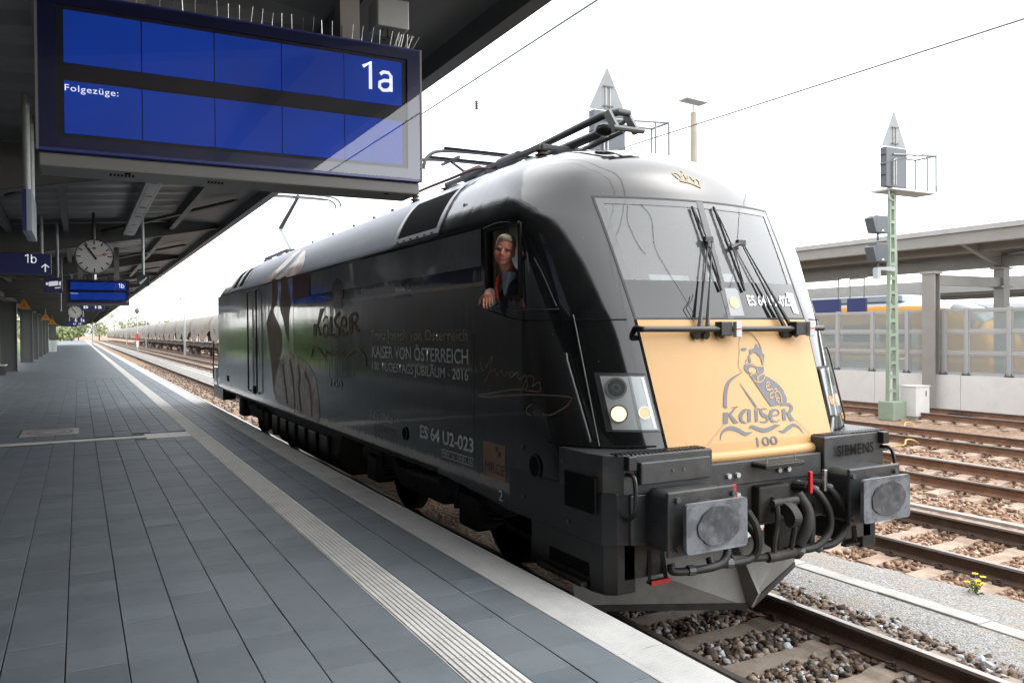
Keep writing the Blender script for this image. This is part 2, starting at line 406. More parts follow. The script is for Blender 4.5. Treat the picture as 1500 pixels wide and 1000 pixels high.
# ------------------------------------------------------------------ ground and tracks
def ground_mat():
    M = bpy.data.materials.new('brown_gravel_ground'); M.use_nodes = True
    t = M.node_tree; n = t.nodes; L = t.links; P = n['Principled BSDF']; P.inputs['Roughness'].default_value = 0.95
    g = n.new('ShaderNodeNewGeometry')
    a = n.new('ShaderNodeTexVoronoi'); a.inputs['Scale'].default_value = 18; L.new(g.outputs['Position'], a.inputs['Vector'])
    r = n.new('ShaderNodeValToRGB'); e = r.color_ramp.elements
    e[0].color = (0.17,0.092,0.056,1); e[1].color = (0.39,0.28,0.20,1); e[0].position = 0.0; e[1].position = 1.0
    x = e.new(0.5); x.color = (0.28,0.17,0.105,1)
    sp = n.new('ShaderNodeSeparateColor'); L.new(a.outputs['Color'], sp.inputs[0]); L.new(sp.outputs[0], r.inputs[0])
    b = n.new('ShaderNodeTexNoise'); b.inputs['Scale'].default_value = 0.35; b.inputs['Detail'].default_value = 8; b.inputs['Roughness'].default_value = 0.7
    L.new(g.outputs['Position'], b.inputs['Vector'])
    mr = n.new('ShaderNodeMapRange'); mr.inputs['From Min'].default_value = 0.48; mr.inputs['From Max'].default_value = 0.66; L.new(b.outputs[0], mr.inputs[0])
    mx = n.new('ShaderNodeMix'); mx.data_type = 'RGBA'; L.new(mr.outputs[0], mx.inputs[0]); L.new(r.outputs[0], mx.inputs[6]); mx.inputs[7].default_value = (0.34,0.27,0.205,1)
    L.new(mx.outputs[2], P.inputs['Base Color'])
    bp = n.new('ShaderNodeBump'); bp.inputs['Strength'].default_value = 0.7; bp.inputs['Distance'].default_value = 0.03
    L.new(a.outputs['Distance'], bp.inputs['Height']); L.new(bp.outputs[0], P.inputs['Normal'])
    return M
def fine_gravel_mat():
    M = bpy.data.materials.new('pale_fine_gravel'); M.use_nodes = True
    t = M.node_tree; n = t.nodes; L = t.links; P = n['Principled BSDF']; P.inputs['Roughness'].default_value = 0.95
    g = n.new('ShaderNodeNewGeometry')
    a = n.new('ShaderNodeTexVoronoi'); a.inputs['Scale'].default_value = 70; L.new(g.outputs['Position'], a.inputs['Vector'])
    sp = n.new('ShaderNodeSeparateColor'); L.new(a.outputs['Color'], sp.inputs[0])
    r = n.new('ShaderNodeValToRGB'); e = r.color_ramp.elements
    e[0].color = (0.16,0.155,0.148,1); e[1].color = (0.37,0.365,0.35,1); L.new(sp.outputs[0], r.inputs[0])
    b = n.new('ShaderNodeTexNoise'); b.inputs['Scale'].default_value = 1.4; b.inputs['Detail'].default_value = 8; b.inputs['Roughness'].default_value = 0.75
    L.new(g.outputs['Position'], b.inputs['Vector'])
    mr = n.new('ShaderNodeMapRange'); mr.inputs['From Min'].default_value = 0.52; mr.inputs['From Max'].default_value = 0.72; L.new(b.outputs[0], mr.inputs[0])
    mx = n.new('ShaderNodeMix'); mx.data_type = 'RGBA'; L.new(mr.outputs[0], mx.inputs[0]); L.new(r.outputs[0], mx.inputs[6]); mx.inputs[7].default_value = (0.28,0.22,0.155,1)
    L.new(mx.outputs[2], P.inputs['Base Color'])
    bp = n.new('ShaderNodeBump'); bp.inputs['Strength'].default_value = 0.6; bp.inputs['Distance'].default_value = 0.012
    L.new(a.outputs['Distance'], bp.inputs['Height']); L.new(bp.outputs[0], P.inputs['Normal'])
    return M
GZ = -0.235
mb = MB()
tag(mb.add([(-900,-300,GZ),(900,-300,GZ),(900,2500,GZ),(-900,2500,GZ)], [(0,1,2,3)]).build('ground', ground_mat()), 'brown gravel ground of the railway yard', None, kind='structure')
# service path of fine pale gravel between the first two tracks
rows = []
for y in np.arange(-14, 330, 0.4 if False else 0.8):
    w0 = 1.42 + 0.12*math.sin(y*1.3) + 0.07*math.sin(y*3.1+1)
    w1 = 3.02 + 0.13*math.sin(y*0.9+2) + 0.08*math.sin(y*2.7)
    rows.append([(w0-0.1, y, -0.236), (w0+0.15, y, -0.175), (1.95, y, -0.16), (2.4, y, -0.16), (w1-0.2, y, -0.175), (w1+0.1, y, -0.236)])
pth = MB().grid(rows).build('service_path', fine_gravel_mat(), smooth=60)
tag(pth, 'pale fine gravel path between the first two tracks', None, kind='structure')
for i in range(26):       # concrete cable duct covers let into the path
    y0 = -6 + i*1.0 if i < 24 else 18 + (i-24)*120
    y1 = y0 + 0.992 if i < 24 else y0 + 119.9
    MB().box(2.02+random.uniform(-.006,.006), 2.20, y0, y1, -0.24, -0.142+random.uniform(-.006,.004)).build('duct_cover', MT['duct'], pth, bevel=0.008 if i < 24 else 0)

RAILP = [(-0.036,0.0),(0.036,0.0),(0.036,-0.036),(0.010,-0.05),(0.009,-0.13),(0.028,-0.145),(0.07,-0.158),(0.07,-0.17),(-0.07,-0.17),(-0.07,-0.158),(-0.028,-0.145),(-0.009,-0.13),(-0.010,-0.05),(-0.036,-0.036)]
SLP = [(-1.30,-0.24),(-1.30,-0.185),(-1.02,-0.180),(-0.98,-0.172),(-0.50,-0.172),(-0.42,-0.20),(0.42,-0.20),(0.50,-0.172),(0.98,-0.172),(1.02,-0.180),(1.30,-0.185),(1.30,-0.24)]
slm = {}
def sleeper_mesh(mt):
    if mt.name not in slm:
        b = MB(); b.prism(SLP, lambda a, c: (a, -0.13, c-0.02), lambda a, c: (a*1.0, 0.13, c-0.02))
        # narrower top than foot
        b.v = [(x, y*(0.86 if z > -0.24 else 1.0), z+0.02) for x, y, z in b.v]
        me = bpy.data.meshes.new('sleeper'); me.from_pydata(b.v, [], b.f); fixn(me); me.materials.append(mt); slm[mt.name] = me
    return slm[mt.name]
clip = MB()
for sx in (-1, 1):
    for dx in (-0.11, 0.11):
        c = sx*0.7535+dx
        clip.box(c-0.035, c+0.035, -0.05, 0.05, -0.172, -0.15)
        clip.tube([(c, 0, -0.15), (c, 0, -0.115)], 0.014, 6)
        clip.tube([(c-0.03, -0.045, -0.14), (c+dx*0.2, -0.05, -0.125), (c+0.02, 0, -0.135), (c+dx*0.2, 0.05, -0.125), (c-0.03, 0.045, -0.14)], 0.008, 5)
clipme = bpy.data.meshes.new('rail_clip'); clipme.from_pydata(clip.v, [], clip.f); clipme.materials.append(MT['clip'])
def track(cx, y0, y1, railm, slpm, label, ys0, ys1, clips=True, pitch=0.6):
    t = thing('railway_track', label, None, (cx, 0, 0), kind='structure')
    for s in (-1, 1):
        x = cx + s*0.7535
        b = MB(); b.prism(RAILP[2:], lambda a, c: (x+a, y0, c), lambda a, c: (x+a, y1, c))
        r = b.build('rail', railm, t)
        MB().box(x-0.034, x+0.034, y0, y1, -0.03, 0.0).build('rail_head', MT['railtop'], r, bevel=0.006)
    n = int((ys1-ys0)/pitch)
    for i in range(n):
        y = ys0 + i*pitch + random.uniform(-.015,.015)
        o = bpy.data.objects.new('sleeper', sleeper_mesh(slpm)); COL.objects.link(o)
        o.location = (0, y, random.uniform(-.006,.002)); o.rotation_euler = (0, 0, random.uniform(-.008,.008)); o.parent = t
        if clips and y < 9:
            c = bpy.data.objects.new('rail_clip', clipme); COL.objects.link(c); c.parent = o
    return t
track(0.0, -14, 420, MT['rail'], MT['sleeper'], 'railway track under the black locomotive beside the platform', -5.0, 2.6)
track(4.17, -14, 420, MT['rail'], MT['sleeper_sunlit'], 'railway track with concrete sleepers beyond the pale gravel path', -3.0, 18)
track(8.2, -10, 420, MT['railrust'], MT['sleeper_sunlit'], 'brown rusty railway track third from the platform', -1, 16, clips=False)
track(12.2, -10, 300, MT['railrust'], MT['sleeper_sunlit'], 'rusty railway track just before the green signal mast', 1, 14, clips=False)
track(17.0, -10, 300, MT['railrust'], MT['sleeper_sunlit'], 'rusty railway track along the foot of the pale wall', 3, 16, clips=False)
# low concrete kerb between tracks
tag(MB().box(6.0, 6.12, -10, 200, -0.26, -0.195).build('kerb', MT['concrete'], bevel=0.01), 'low concrete kerb between the second and third track', None, kind='structure')
tag(MB().box(9.75, 10.1, -10, 200, -0.26, -0.18).build('duct_path', MT['duct'], bevel=0.01), 'flat pale concrete duct path beyond the third track', None, kind='structure')

# ballast stones as real stones
base = np.array([(sx*.62, sy_*.62, sz*.62) for sx in (-1,1) for sy_ in (-1,1) for sz in (-1,1)])      # angular, broken-cube stones
bf = np.array([(0,1,3),(0,3,2),(4,6,7),(4,7,5),(0,4,5),(0,5,1),(2,3,7),(2,7,6),(0,2,6),(0,6,4),(1,5,7),(1,7,3)])
def stones(name, pos, size, m, label, tones):
    n = len(pos)
    V = base[None] * (1 + rng.uniform(-.25,.30,(n,8,1))) + rng.uniform(-.30,.30,(n,8,3))
    V = V * rng.uniform(.6,1.25,(n,1,3))
    a = rng.normal(size=(n,4)); a /= np.linalg.norm(a,axis=1,keepdims=True)
    q0,q1,q2,q3 = a.T
    Rm = np.stack([np.stack([1-2*(q2*q2+q3*q3),2*(q1*q2-q0*q3),2*(q1*q3+q0*q2)],-1),np.stack([2*(q1*q2+q0*q3),1-2*(q1*q1+q3*q3),2*(q2*q3-q0*q1)],-1),np.stack([2*(q1*q3-q0*q2),2*(q2*q3+q0*q1),1-2*(q1*q1+q2*q2)],-1)],1)
    V = np.einsum('nij,nkj->nki',Rm,V)*size[:,None,None]
    V[:,:,2] *= .8
    V = V+pos[:,None,:]
    F = (bf[None]+8*np.arange(n)[:,None,None]).reshape(-1,3)
    me = bpy.data.meshes.new(name)
    me.vertices.add(n*8); me.vertices.foreach_set('co', V.reshape(-1).astype(np.float32))
    me.loops.add(len(F)*3); me.loops.foreach_set('vertex_index', F.reshape(-1).astype(np.int32))
    me.polygons.add(len(F)); me.polygons.foreach_set('loop_start', (np.arange(len(F))*3).astype(np.int32)); me.polygons.foreach_set('loop_total', np.full(len(F),3,np.int32))
    me.update(calc_edges=True)
    at = me.attributes.new('tone','FLOAT','POINT'); at.data.foreach_set('value', np.repeat(tones,8).astype(np.float32))
    me.materials.append(m)
    o = bpy.data.objects.new(name, me); COL.objects.link(o)
    tag(o, label, 'ballast', kind='stuff')
def scatter(n, x0, x1, y0, y1, z, ybias=1.0):
    u = rng.random(n)**ybias
    return np.stack([rng.uniform(x0,x1,n), y0+(y1-y0)*u, z+rng.uniform(-.02,.02,n)],-1)
SM1 = stone_mat('grey_brown_ballast', [(0,(.03,.024,.02)),(.3,(.09,.062,.045)),(.55,(.17,.115,.082)),(.8,(.25,.205,.165)),(.93,(.31,.31,.31)),(1,(.40,.42,.45))])
SM2 = stone_mat('red_brown_ballast', [(0,(.16,.09,.058)),(.35,(.26,.155,.098)),(.65,(.34,.22,.145)),(.9,(.40,.29,.21)),(1,(.46,.40,.34))])
p = np.concatenate([scatter(15000,-1.62,1.5,-4.2,2.8,-.225), scatter(4500,-1.62,1.5,-3.6,1.2,-.205), scatter(2600,.85,1.8,-4.2,6,-.215), scatter(1200,-1.6,-.9,-4.2,3,-.23)])
k = ~((np.abs(np.abs(p[:,0])-.7535) < .085)); p = p[k]
h = (np.abs(((p[:,1]+5.0+.3) % .6)-.3) < .115) & (np.abs(p[:,0]) < 1.27); p = p[~h]
stones('ballast', p, rng.uniform(.022,.047,len(p)), SM1, 'mixed brown and grey ballast stones in the track by the platform', rng.random(len(p)))
p = np.concatenate([scatter(13000,3.0,5.7,-1.0,9.5,-.215,1.3), scatter(1800,2.75,3.4,-1.5,8,-.215,1.2)])
k = ~((np.abs(np.abs(p[:,0]-4.17)-.7535) < .085)); p = p[k]
h = (np.abs(((p[:,1]+3.0+.3) % .6)-.3) < .115) & (np.abs(p[:,0]-4.17) < 1.27); p = p[~h]
stones('ballast', p, rng.uniform(.018,.040,len(p)), SM2, 'reddish brown ballast stones in the second track from the platform', rng.random(len(p)))
p = np.concatenate([scatter(5000,6.3,9.7,1.0,13,-.22,1.2), scatter(3500,10.4,14.2,3.5,14,-.22,1.2)])
p = p[np.abs(np.abs(p[:,0]-8.2)-.7535) > .085]
stones('ballast', p, rng.uniform(.02,.045,len(p)), SM2, 'coarse reddish brown ballast of the rusty tracks farther out', rng.random(len(p)))
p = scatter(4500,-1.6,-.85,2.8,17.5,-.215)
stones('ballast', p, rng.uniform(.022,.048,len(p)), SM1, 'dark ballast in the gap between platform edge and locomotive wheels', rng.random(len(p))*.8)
p = scatter(3500,-1.55,3.3,17,70,-.215,1.4); p = p[np.abs(np.abs(p[:,0])-.7535) > .085]; p = p[(p[:,0] < 1.3) | (p[:,0] > 3.1)]
stones('ballast', p, rng.uniform(.04,.07,len(p)), SM1, 'grey ballast behind the rear of the locomotive along the platform', rng.random(len(p))*.5+.4)

# ------------------------------------------------------------------ platform
PX, PZ = -1.68, 0.53
def slab_mat():
    M = mat('slate_blue_paving', (0.124,0.148,0.166), 0.6, var=0.22, vscale=2.0, second=(0.162,0.186,0.204), sscale=1.1, smin=0.42, smax=0.7, bump=0.08, bscale=160)
    t = M.node_tree; n = t.nodes; L = t.links; P = n['Principled BSDF']
    oi = n.new('ShaderNodeObjectInfo'); at = n.new('ShaderNodeAttribute'); at.attribute_name = 'tone'
    ad = n.new('ShaderNodeMath'); ad.operation = 'ADD'; L.new(oi.outputs['Random'], ad.inputs[0]); L.new(at.outputs['Fac'], ad.inputs[1])
    fr = n.new('ShaderNodeMath'); fr.operation = 'FRACT'; L.new(ad.outputs[0], fr.inputs[0])
    mr = n.new('ShaderNodeMapRange'); mr.inputs['To Min'].default_value = 0.88; mr.inputs['To Max'].default_value = 1.12; L.new(fr.outputs[0], mr.inputs[0])
    mx = n.new('ShaderNodeMix'); mx.data_type = 'RGBA'; mx.blend_type = 'MULTIPLY'; mx.inputs[0].default_value = 1.0
    src = P.inputs['Base Color'].links[0].from_socket
    L.new(src, mx.inputs[6]); L.new(mr.outputs[0], mx.inputs[7])
    g = n.new('ShaderNodeNewGeometry')
    vo = n.new('ShaderNodeTexVoronoi'); vo.inputs['Scale'].default_value = 2.6; L.new(g.outputs['Position'], vo.inputs['Vector'])
    sp = n.new('ShaderNodeMapRange'); sp.inputs['From Min'].default_value = 0.030; sp.inputs['From Max'].default_value = 0.045; sp.inputs['To Min'].default_value = 0.75; sp.inputs['To Max'].default_value = 0.0
    L.new(vo.outputs['Distance'], sp.inputs[0])
    gm = n.new('ShaderNodeMix'); gm.data_type = 'RGBA'; L.new(sp.outputs[0], gm.inputs[0]); L.new(mx.outputs[2], gm.inputs[6]); gm.inputs[7].default_value = (0.055,0.06,0.065,1)
    st = n.new('ShaderNodeTexNoise'); st.inputs['Scale'].default_value = 0.55; st.inputs['Detail'].default_value = 10; st.inputs['Roughness'].default_value = 0.75; L.new(g.outputs['Position'], st.inputs['Vector'])
    sr = n.new('ShaderNodeMapRange'); sr.inputs['From Min'].default_value = 0.52; sr.inputs['From Max'].default_value = 0.72; sr.inputs['To Max'].default_value = 0.5; L.new(st.outputs[0], sr.inputs[0])
    sm_ = n.new('ShaderNodeMix'); sm_.data_type = 'RGBA'; L.new(sr.outputs[0], sm_.inputs[0]); L.new(gm.outputs[2], sm_.inputs[6]); sm_.inputs[7].default_value = (0.07,0.078,0.086,1)
    L.new(sm_.outputs[2], P.inputs['Base Color'])
    return M
MT['slab'] = slab_mat()
plat = MB()
plat.box(-9.6, PX-0.03, -20, 330, -0.3, PZ-0.012)
plat = plat.build('platform', MT['joint']); tag(plat, 'platform of slate blue paving slabs with white edge', None, kind='structure')
MB().box(PX-0.33, PX-0.03, -20, 330, -0.3, PZ-0.13).build('platform_wall', MT['concrete'], plat)
# edge stones
for i in range(14):
    y0 = -4.0 + i*1.2
    MB().box(PX-0.345, PX, y0, y0+1.194, PZ-0.10, PZ+random.uniform(-.001,.001)).build('edge_stone', MT['edge'], plat, bevel=0.006)
MB().box(PX-0.345, PX, -4.0+14*1.2, 330, PZ-0.10, PZ).build('edge_course', MT['edge'], plat)
e = MB()      # raised studs rows of the edge stones: fine diagonal ribs
for i in range(0, 330):
    y = -3.9 + i*0.03
    e.bar((PX-0.30, y, PZ+0.0005), (PX-0.05, y+0.03, PZ+0.0005), 0.010, 0.004)
e = e.build('edge_ribs', MT['edge'], plat); e['kind'] = 'stuff'
# tactile tiles, ribbed lengthwise
TX0, TX1 = -2.909, -2.609
tl = MB(); tl.box(TX0, TX1, 0.0, 0.297, PZ-0.06, PZ-0.004)
for k_ in range(8):
    x = TX0 + 0.008 + k_*(0.3-0.016)/8
    tl.add([(x,0.002,PZ-.004),(x+.026,0.002,PZ-.004),(x+.021,0.002,PZ+.003),(x+.005,0.002,PZ+.003),(x,0.295,PZ-.004),(x+.026,0.295,PZ-.004),(x+.021,0.295,PZ+.003),(x+.005,0.295,PZ+.003)],
           [(3,2,6,7),(0,3,7,4),(2,1,5,6),(0,1,2,3),(7,6,5,4)])
tme = bpy.data.meshes.new('tactile_tile'); tme.from_pydata(tl.v, [], tl.f); fixn(tme); tme.materials.append(MT['tactile'])
for i in range(60):
    o = bpy.data.objects.new('tactile_tile', tme); COL.objects.link(o); o.location = (0, -3.0 + i*0.3, random.uniform(-.001,.001)); setp(o, plat)
b = MB(); b.box(TX0, TX1, 15.0, 330, PZ-.06, PZ-.004)
for k_ in range(8):
    x = TX0 + 0.008 + k_*(0.3-0.016)/8; b.box(x, x+.024, 15.0, 60, PZ-.004, PZ+.003)
b.build('tactile_strip', MT['tactile'], plat)
# guide strip across the platform, with its junction field and floor plate
for i in range(22):
    x1 = TX0-0.75-i*0.3
    MB().box(x1-0.297, x1, 11.75, 12.02, PZ-.06, PZ+.0005).build('guide_tile', MT['tactile'], plat)
for i in range(2):
    for j in range(2):
        MB().box(TX0-0.75+i*0.375+.002, TX0-0.75+i*0.375+0.373, 11.5+j*0.38, 11.5+j*0.38+.377, PZ-.06, PZ+.001).build('guide_tile', MT['tactile'], plat)
fp = MB().box(-5.68, -4.72, 12.95, 14.1, PZ-.03, PZ+.003).build('floor_plate', MT['concrete'], plat)
b = MB()
for k_ in range(40):
    a0, a1 = 2*PI*k_/40, 2*PI*(k_+.99)/40
    for r0, r1 in ((.34,.40),(.22,.26)):
        b.add([(-5.2+r*math.cos(a), 13.52+r*1.2*math.sin(a), PZ+.006) for r, a in ((r0,a0),(r1,a0),(r1,a1),(r0,a1))], [(0,1,2,3)])
b.build('ring_mark', MT['canopy_steel'], fp)
tag(MB().box(-6.42,-6.12,7.6,9.2,PZ-.03,PZ+.001).build('brown_plate', MT['brownline'], plat))
# slabs
SW, SL = 0.312, 0.29
colsx = [(-2.606,-2.318),(-2.316,-2.028)] + [(TX0-0.003-(i+1)*SW, TX0-0.006-i*SW) for i in range(21)]
cand = []
for ci, (x0, x1) in enumerate(colsx):
    off = rng.uniform(0, SL)
    y = -3.3 + off
    while y < 34:
        cand.append((ci, x0+.0015, x1-.0015, y, y+SL-.0015)); y += SL
def slab_vis(c):
    x, y = (c[1]+c[2])/2, (c[3]+c[4])/2
    d = Vector((x, y, PZ)) - CAM; z = d.dot(_f)
    if z < 1.2: return -1
    u, v = d.dot(_r)/z*1182, -d.dot(_u)/z*1182
    if abs(u) > 790 or abs(v) > 530: return -1
    return 1/z
ok = []
for c in cand:
    yc = (c[3]+c[4])/2; xc = (c[1]+c[2])/2
    if 11.45 < yc < 12.35 and xc < TX0: 
        if not (c[3] > 12.05 or c[4] < 11.74) or (xc > TX0-.8): continue
    if 12.85 < yc < 14.15 and -5.75 < xc < -4.65: continue
    ok.append((slab_vis(c), c))
ok.sort(key=lambda t: -t[0])
sm = {}
for ci, (x0, x1) in enumerate(colsx):
    wd = round(x1-x0-.003, 4)
    if wd not in sm:
        me = bpy.data.meshes.new('paving_slab'); b = MB()
        L_ = SL-.0015; cv = .0022; ce = .0012
        b.add([(0,0,-.05),(wd,0,-.05),(wd,L_,-.05),(0,L_,-.05),(0,0,-cv),(wd,0,-cv),(wd,L_,-cv),(0,L_,-cv),(cv,ce,0),(wd-cv,ce,0),(wd-cv,L_-ce,0),(cv,L_-ce,0)],
              [(0,1,5,4),(1,2,6,5),(2,3,7,6),(3,0,4,7),(4,5,9,8),(5,6,10,9),(6,7,11,10),(7,4,8,11),(8,9,10,11)])
        me.from_pydata(b.v, [], b.f); me.materials.append(MT['slab']); sm[wd] = me
rest = MB(); tone = []
for i, (vv, (ci, x0, x1, y0, y1)) in enumerate(ok):
    if i < 300:
        o = bpy.data.objects.new('paving_slab', sm[round(x1-x0,4)]); COL.objects.link(o)
        o.location = (x0, y0, PZ+random.uniform(-.0015,.0015)); o.rotation_euler = (random.uniform(-.003,.003), random.uniform(-.003,.003), 0); setp(o, plat)
    else:
        z = PZ+random.uniform(-.0015,.0015); c = .002
        rest.add([(x0,y0,z-.012),(x1,y0,z-.012),(x1,y1,z-.012),(x0,y1,z-.012),(x0+c,y0+.001,z),(x1-c,y0+.001,z),(x1-c,y1-.001,z),(x0+c,y1-.001,z)], [(4,5,6,7),(0,1,5,4),(1,2,6,5),(2,3,7,6),(3,0,4,7)])
        tone += [random.random()]*8
ro = rest.build('paving_slabs', MT['slab'], plat); ro['kind'] = 'stuff'
ro.data.attributes.new('tone','FLOAT','POINT').data.foreach_set('value', tone)
MB().box(-9.6, TX0-.004, 34, 330, PZ-.05, PZ).build('paving', MT['slab'], plat)
MB().box(TX1+.003, PX-.348, 34, 330, PZ-.05, PZ).build('paving', MT['slab'], plat)
# ------------------------------------------------------------------ lettering and flat print
def text_pts(s, shear=0.0, weight=0.0, spacing=1.0):
    cu = bpy.data.curves.new('tmp', 'FONT'); cu.body = s; cu.size = 1.0; cu.fill_mode = 'FRONT'; cu.resolution_u = 3
    cu.offset = weight; cu.shear = shear; cu.space_character = spacing
    o = bpy.data.objects.new('tmp', cu); COL.objects.link(o)
    bpy.context.view_layer.update()
    me = bpy.data.meshes.new_from_object(o.evaluated_get(bpy.context.evaluated_depsgraph_get()))
    bpy.data.objects.remove(o); bpy.data.curves.remove(cu)
    return me
def lettering(name, s, m, parent, fmap, u0, u1, v0, v1, weight=0.0, shear=0.0, spacing=1.0, fitv=True):
    """text stretched into the box u0..u1, v0..v1, each vertex placed by fmap(u, v)"""
    me = text_pts(s, shear, weight, spacing)
    n = len(me.vertices); c = np.empty(n*3, np.float32); me.vertices.foreach_get('co', c); c = c.reshape(-1,3)
    mn, mx = c.min(0), c.max(0)
    if fitv: a0, a1 = mn[1], mx[1]
    else: a0, a1 = 0.0, 0.73
    u = u0 + (c[:,0]-mn[0])/(mx[0]-mn[0])*(u1-u0); v = v0 + (c[:,1]-a0)/(a1-a0)*(v1-v0)
    q = np.array([fmap(float(a), float(b)) for a, b in zip(u, v)], np.float32)
    me.vertices.foreach_set('co', q.reshape(-1)); me.update(); me.name = name
    return mobj(name, me, m, parent)
def ribbon(mb, pts, wd, fmap):
    """a print stroke along 2D pts; wd is one width or one per point"""
    n = len(pts); wds = wd if isinstance(wd, (list, tuple)) else [wd]*n
    L_, R_ = [], []
    for i, p in enumerate(pts):
        a = pts[max(i-1,0)]; b = pts[min(i+1,n-1)]
        d = (b[0]-a[0], b[1]-a[1]); l = math.hypot(*d) or 1
        nx, ny = -d[1]/l, d[0]/l
        L_.append(fmap(p[0]+nx*wds[i]/2, p[1]+ny*wds[i]/2)); R_.append(fmap(p[0]-nx*wds[i]/2, p[1]-ny*wds[i]/2))
    return mb.grid([L_, R_])
def spline(pts, n=8):
    """Catmull-Rom through 2D/3D points"""
    P = [np.array(p, float) for p in pts]; P = [2*P[0]-P[1]] + P + [2*P[-1]-P[-2]]; out = []
    for i in range(1, len(P)-2):
        for k in range(n):
            t = k/n
            out.append(tuple(0.5*((2*P[i]) + (-P[i-1]+P[i+1])*t + (2*P[i-1]-5*P[i]+4*P[i+1]-P[i+2])*t*t + (-P[i-1]+3*P[i]-3*P[i+1]+P[i+2])*t**3)))
    out.append(tuple(P[-2])); return out
# ------------------------------------------------------------------ locomotive
TZ = [1.00,1.28,1.50,2.46,3.00,3.27,3.48,3.58,3.70,3.80,3.90,3.98,4.05,4.10,4.14]
TA = [1.50,1.50,1.50,1.50,1.50,1.50,1.44,1.385,1.31,1.23,1.12,1.00,.85,.68,.40]
TYF = [.46,.47,.50,.816,1.015,1.115,1.196,1.245,1.32,1.41,1.55,1.72,1.95,2.25,2.7]
TXC = [.868,.868,.875,.917,.945,.958,.969,.95,.90,.83,.74,.64,.53,.40,.22]
TK = [.07,.07,.07,.06,.12,.16,.19,.20,.22,.28,.35,.45,.6,.8,1.0]
TYE = [1.15,1.15,1.2,1.48,1.54,1.61,1.9,2.1,2.35,2.55,2.8,3.0,3.3,3.6,4.0]
ip = lambda z, T: float(np.interp(z, TZ, T))
YM = 9.64
def corner(z, n=12):
    a, yf, xc, k, ye = (ip(z, T) for T in (TA, TYF, TXC, TK, TYE))
    a = side_w(z)
    yc = yf + k*xc*xc; s = 2*k*xc
    P0 = (xc, yc); P1 = (xc+.5*(a-xc), yc+s*.5*(a-xc)); P3 = (a, ye); P2 = (a, ye-.5*(ye-yc-s*.5*(a-xc)))
    out = []
    for i in range(1, n+1):
        t = i/n
        out.append(tuple((1-t)**3*P0[j]+3*(1-t)**2*t*P1[j]+3*(1-t)*t*t*P2[j]+t**3*P3[j] for j in (0,1)))
    return out
def side_w(z):
    if z <= 3.34: return 1.5
    return ip(z, TA) if z > 3.5 else float(np.interp(z, [3.34,3.40,3.5], [1.5,1.475,ip(3.5,TA)]))
def fy(x, z): return ip(z, TYF) + ip(z, TK)*x*x
def sy(x, z):
    """front skin depth at any x across the nose"""
    ax = abs(x)
    if ax <= ip(z, TXC): return fy(x, z)
    c = [(ip(z,TXC), fy(ip(z,TXC), z))] + corner(z)
    return float(np.interp(ax, [p[0] for p in c], [p[1] for p in c]))
def sx_(y, z):
    c = [(ip(z,TXC), fy(ip(z,TXC), z))] + corner(z)
    return float(np.interp(y, [p[1] for p in c], [p[0] for p in c]))
def FR(off=0.004): return lambda x, z: (x, sy(x, z)-off, z)
SIDE = lambda off=0.004: (lambda u, v: (-1.5-off, -u, v))      # u runs towards the front (-Y)

loco = thing('locomotive', 'black electric locomotive with gold nose panel standing at the platform', 'locomotive', (0, 0, 0))
zs = [1.00,1.14,1.28,1.5,1.7,1.9,2.1,2.28,2.46,2.56,2.66,2.774,2.9,3.02,3.14,3.265,3.325,3.342,3.40,3.48,3.53,3.58,3.64,3.70,3.75,3.80,3.85,3.90,3.94,3.98,4.015,4.05,4.075,4.10,4.12,4.14]
SY = [1.63,1.95,2.24,2.6,3.0,3.37,4.0,4.7,5.5,6.5,7.5,8.6,9.64]
NF, NC = 8, 12
def half_ring(z):
    xc = ip(z, TXC); h = [(xc*i/NF, fy(xc*i/NF, z)) for i in range(NF+1)] + corner(z, NC)
    ye = h[-1][1]; a = h[-1][0]
    for j, y in enumerate(SY): h.append((a, max(y, ye+.03*(j+1)) if y < YM else YM))
    return h
rows = []
for z in zs:
    h = half_ring(z)
    ring = [(x, y, z) for x, y in h] + [(x, 2*YM-y, z) for x, y in h[::-1][1:]]
    ring += [(-x, y, z) for x, y, _ in ring[::-1][1:-1]]
    rows.append(ring)
NR = len(rows[0]); HL = NF+1+NC+len(SY)
def skip(i, j):
    z0, z1 = zs[i], zs[i+1]
    fr = j < NF or j >= NR-NF
    if fr and z0 >= 2.459 and z1 <= 3.481: return True
    # cab side window on the platform side: columns between Y=1.68 and Y=2.24
    jj = NR-1-j
    c0 = NF+NC+1
    if z0 >= 2.659 and z1 <= 3.2651 and c0 <= jj <= c0+1: return True
    return False
shell = MB().grid(rows, close=True, skip=skip)
top = len(shell.v); shell.add([], [])
shell.f.append(tuple(range((len(zs)-1)*NR, len(zs)*NR)))
shell.f.append(tuple(range(NR))[::-1])
body = shell.build('body', MT['black'], loco, smooth=38)
tag(body, 'glossy black coachwork')
body.data.materials.append(MT['roofpaint'])
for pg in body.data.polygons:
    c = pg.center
    if c.z > 3.345 and 3.36+(c.z-3.34)*.25 < c.y < 16.4-(c.z-3.34)*.6: pg.material_index = 1

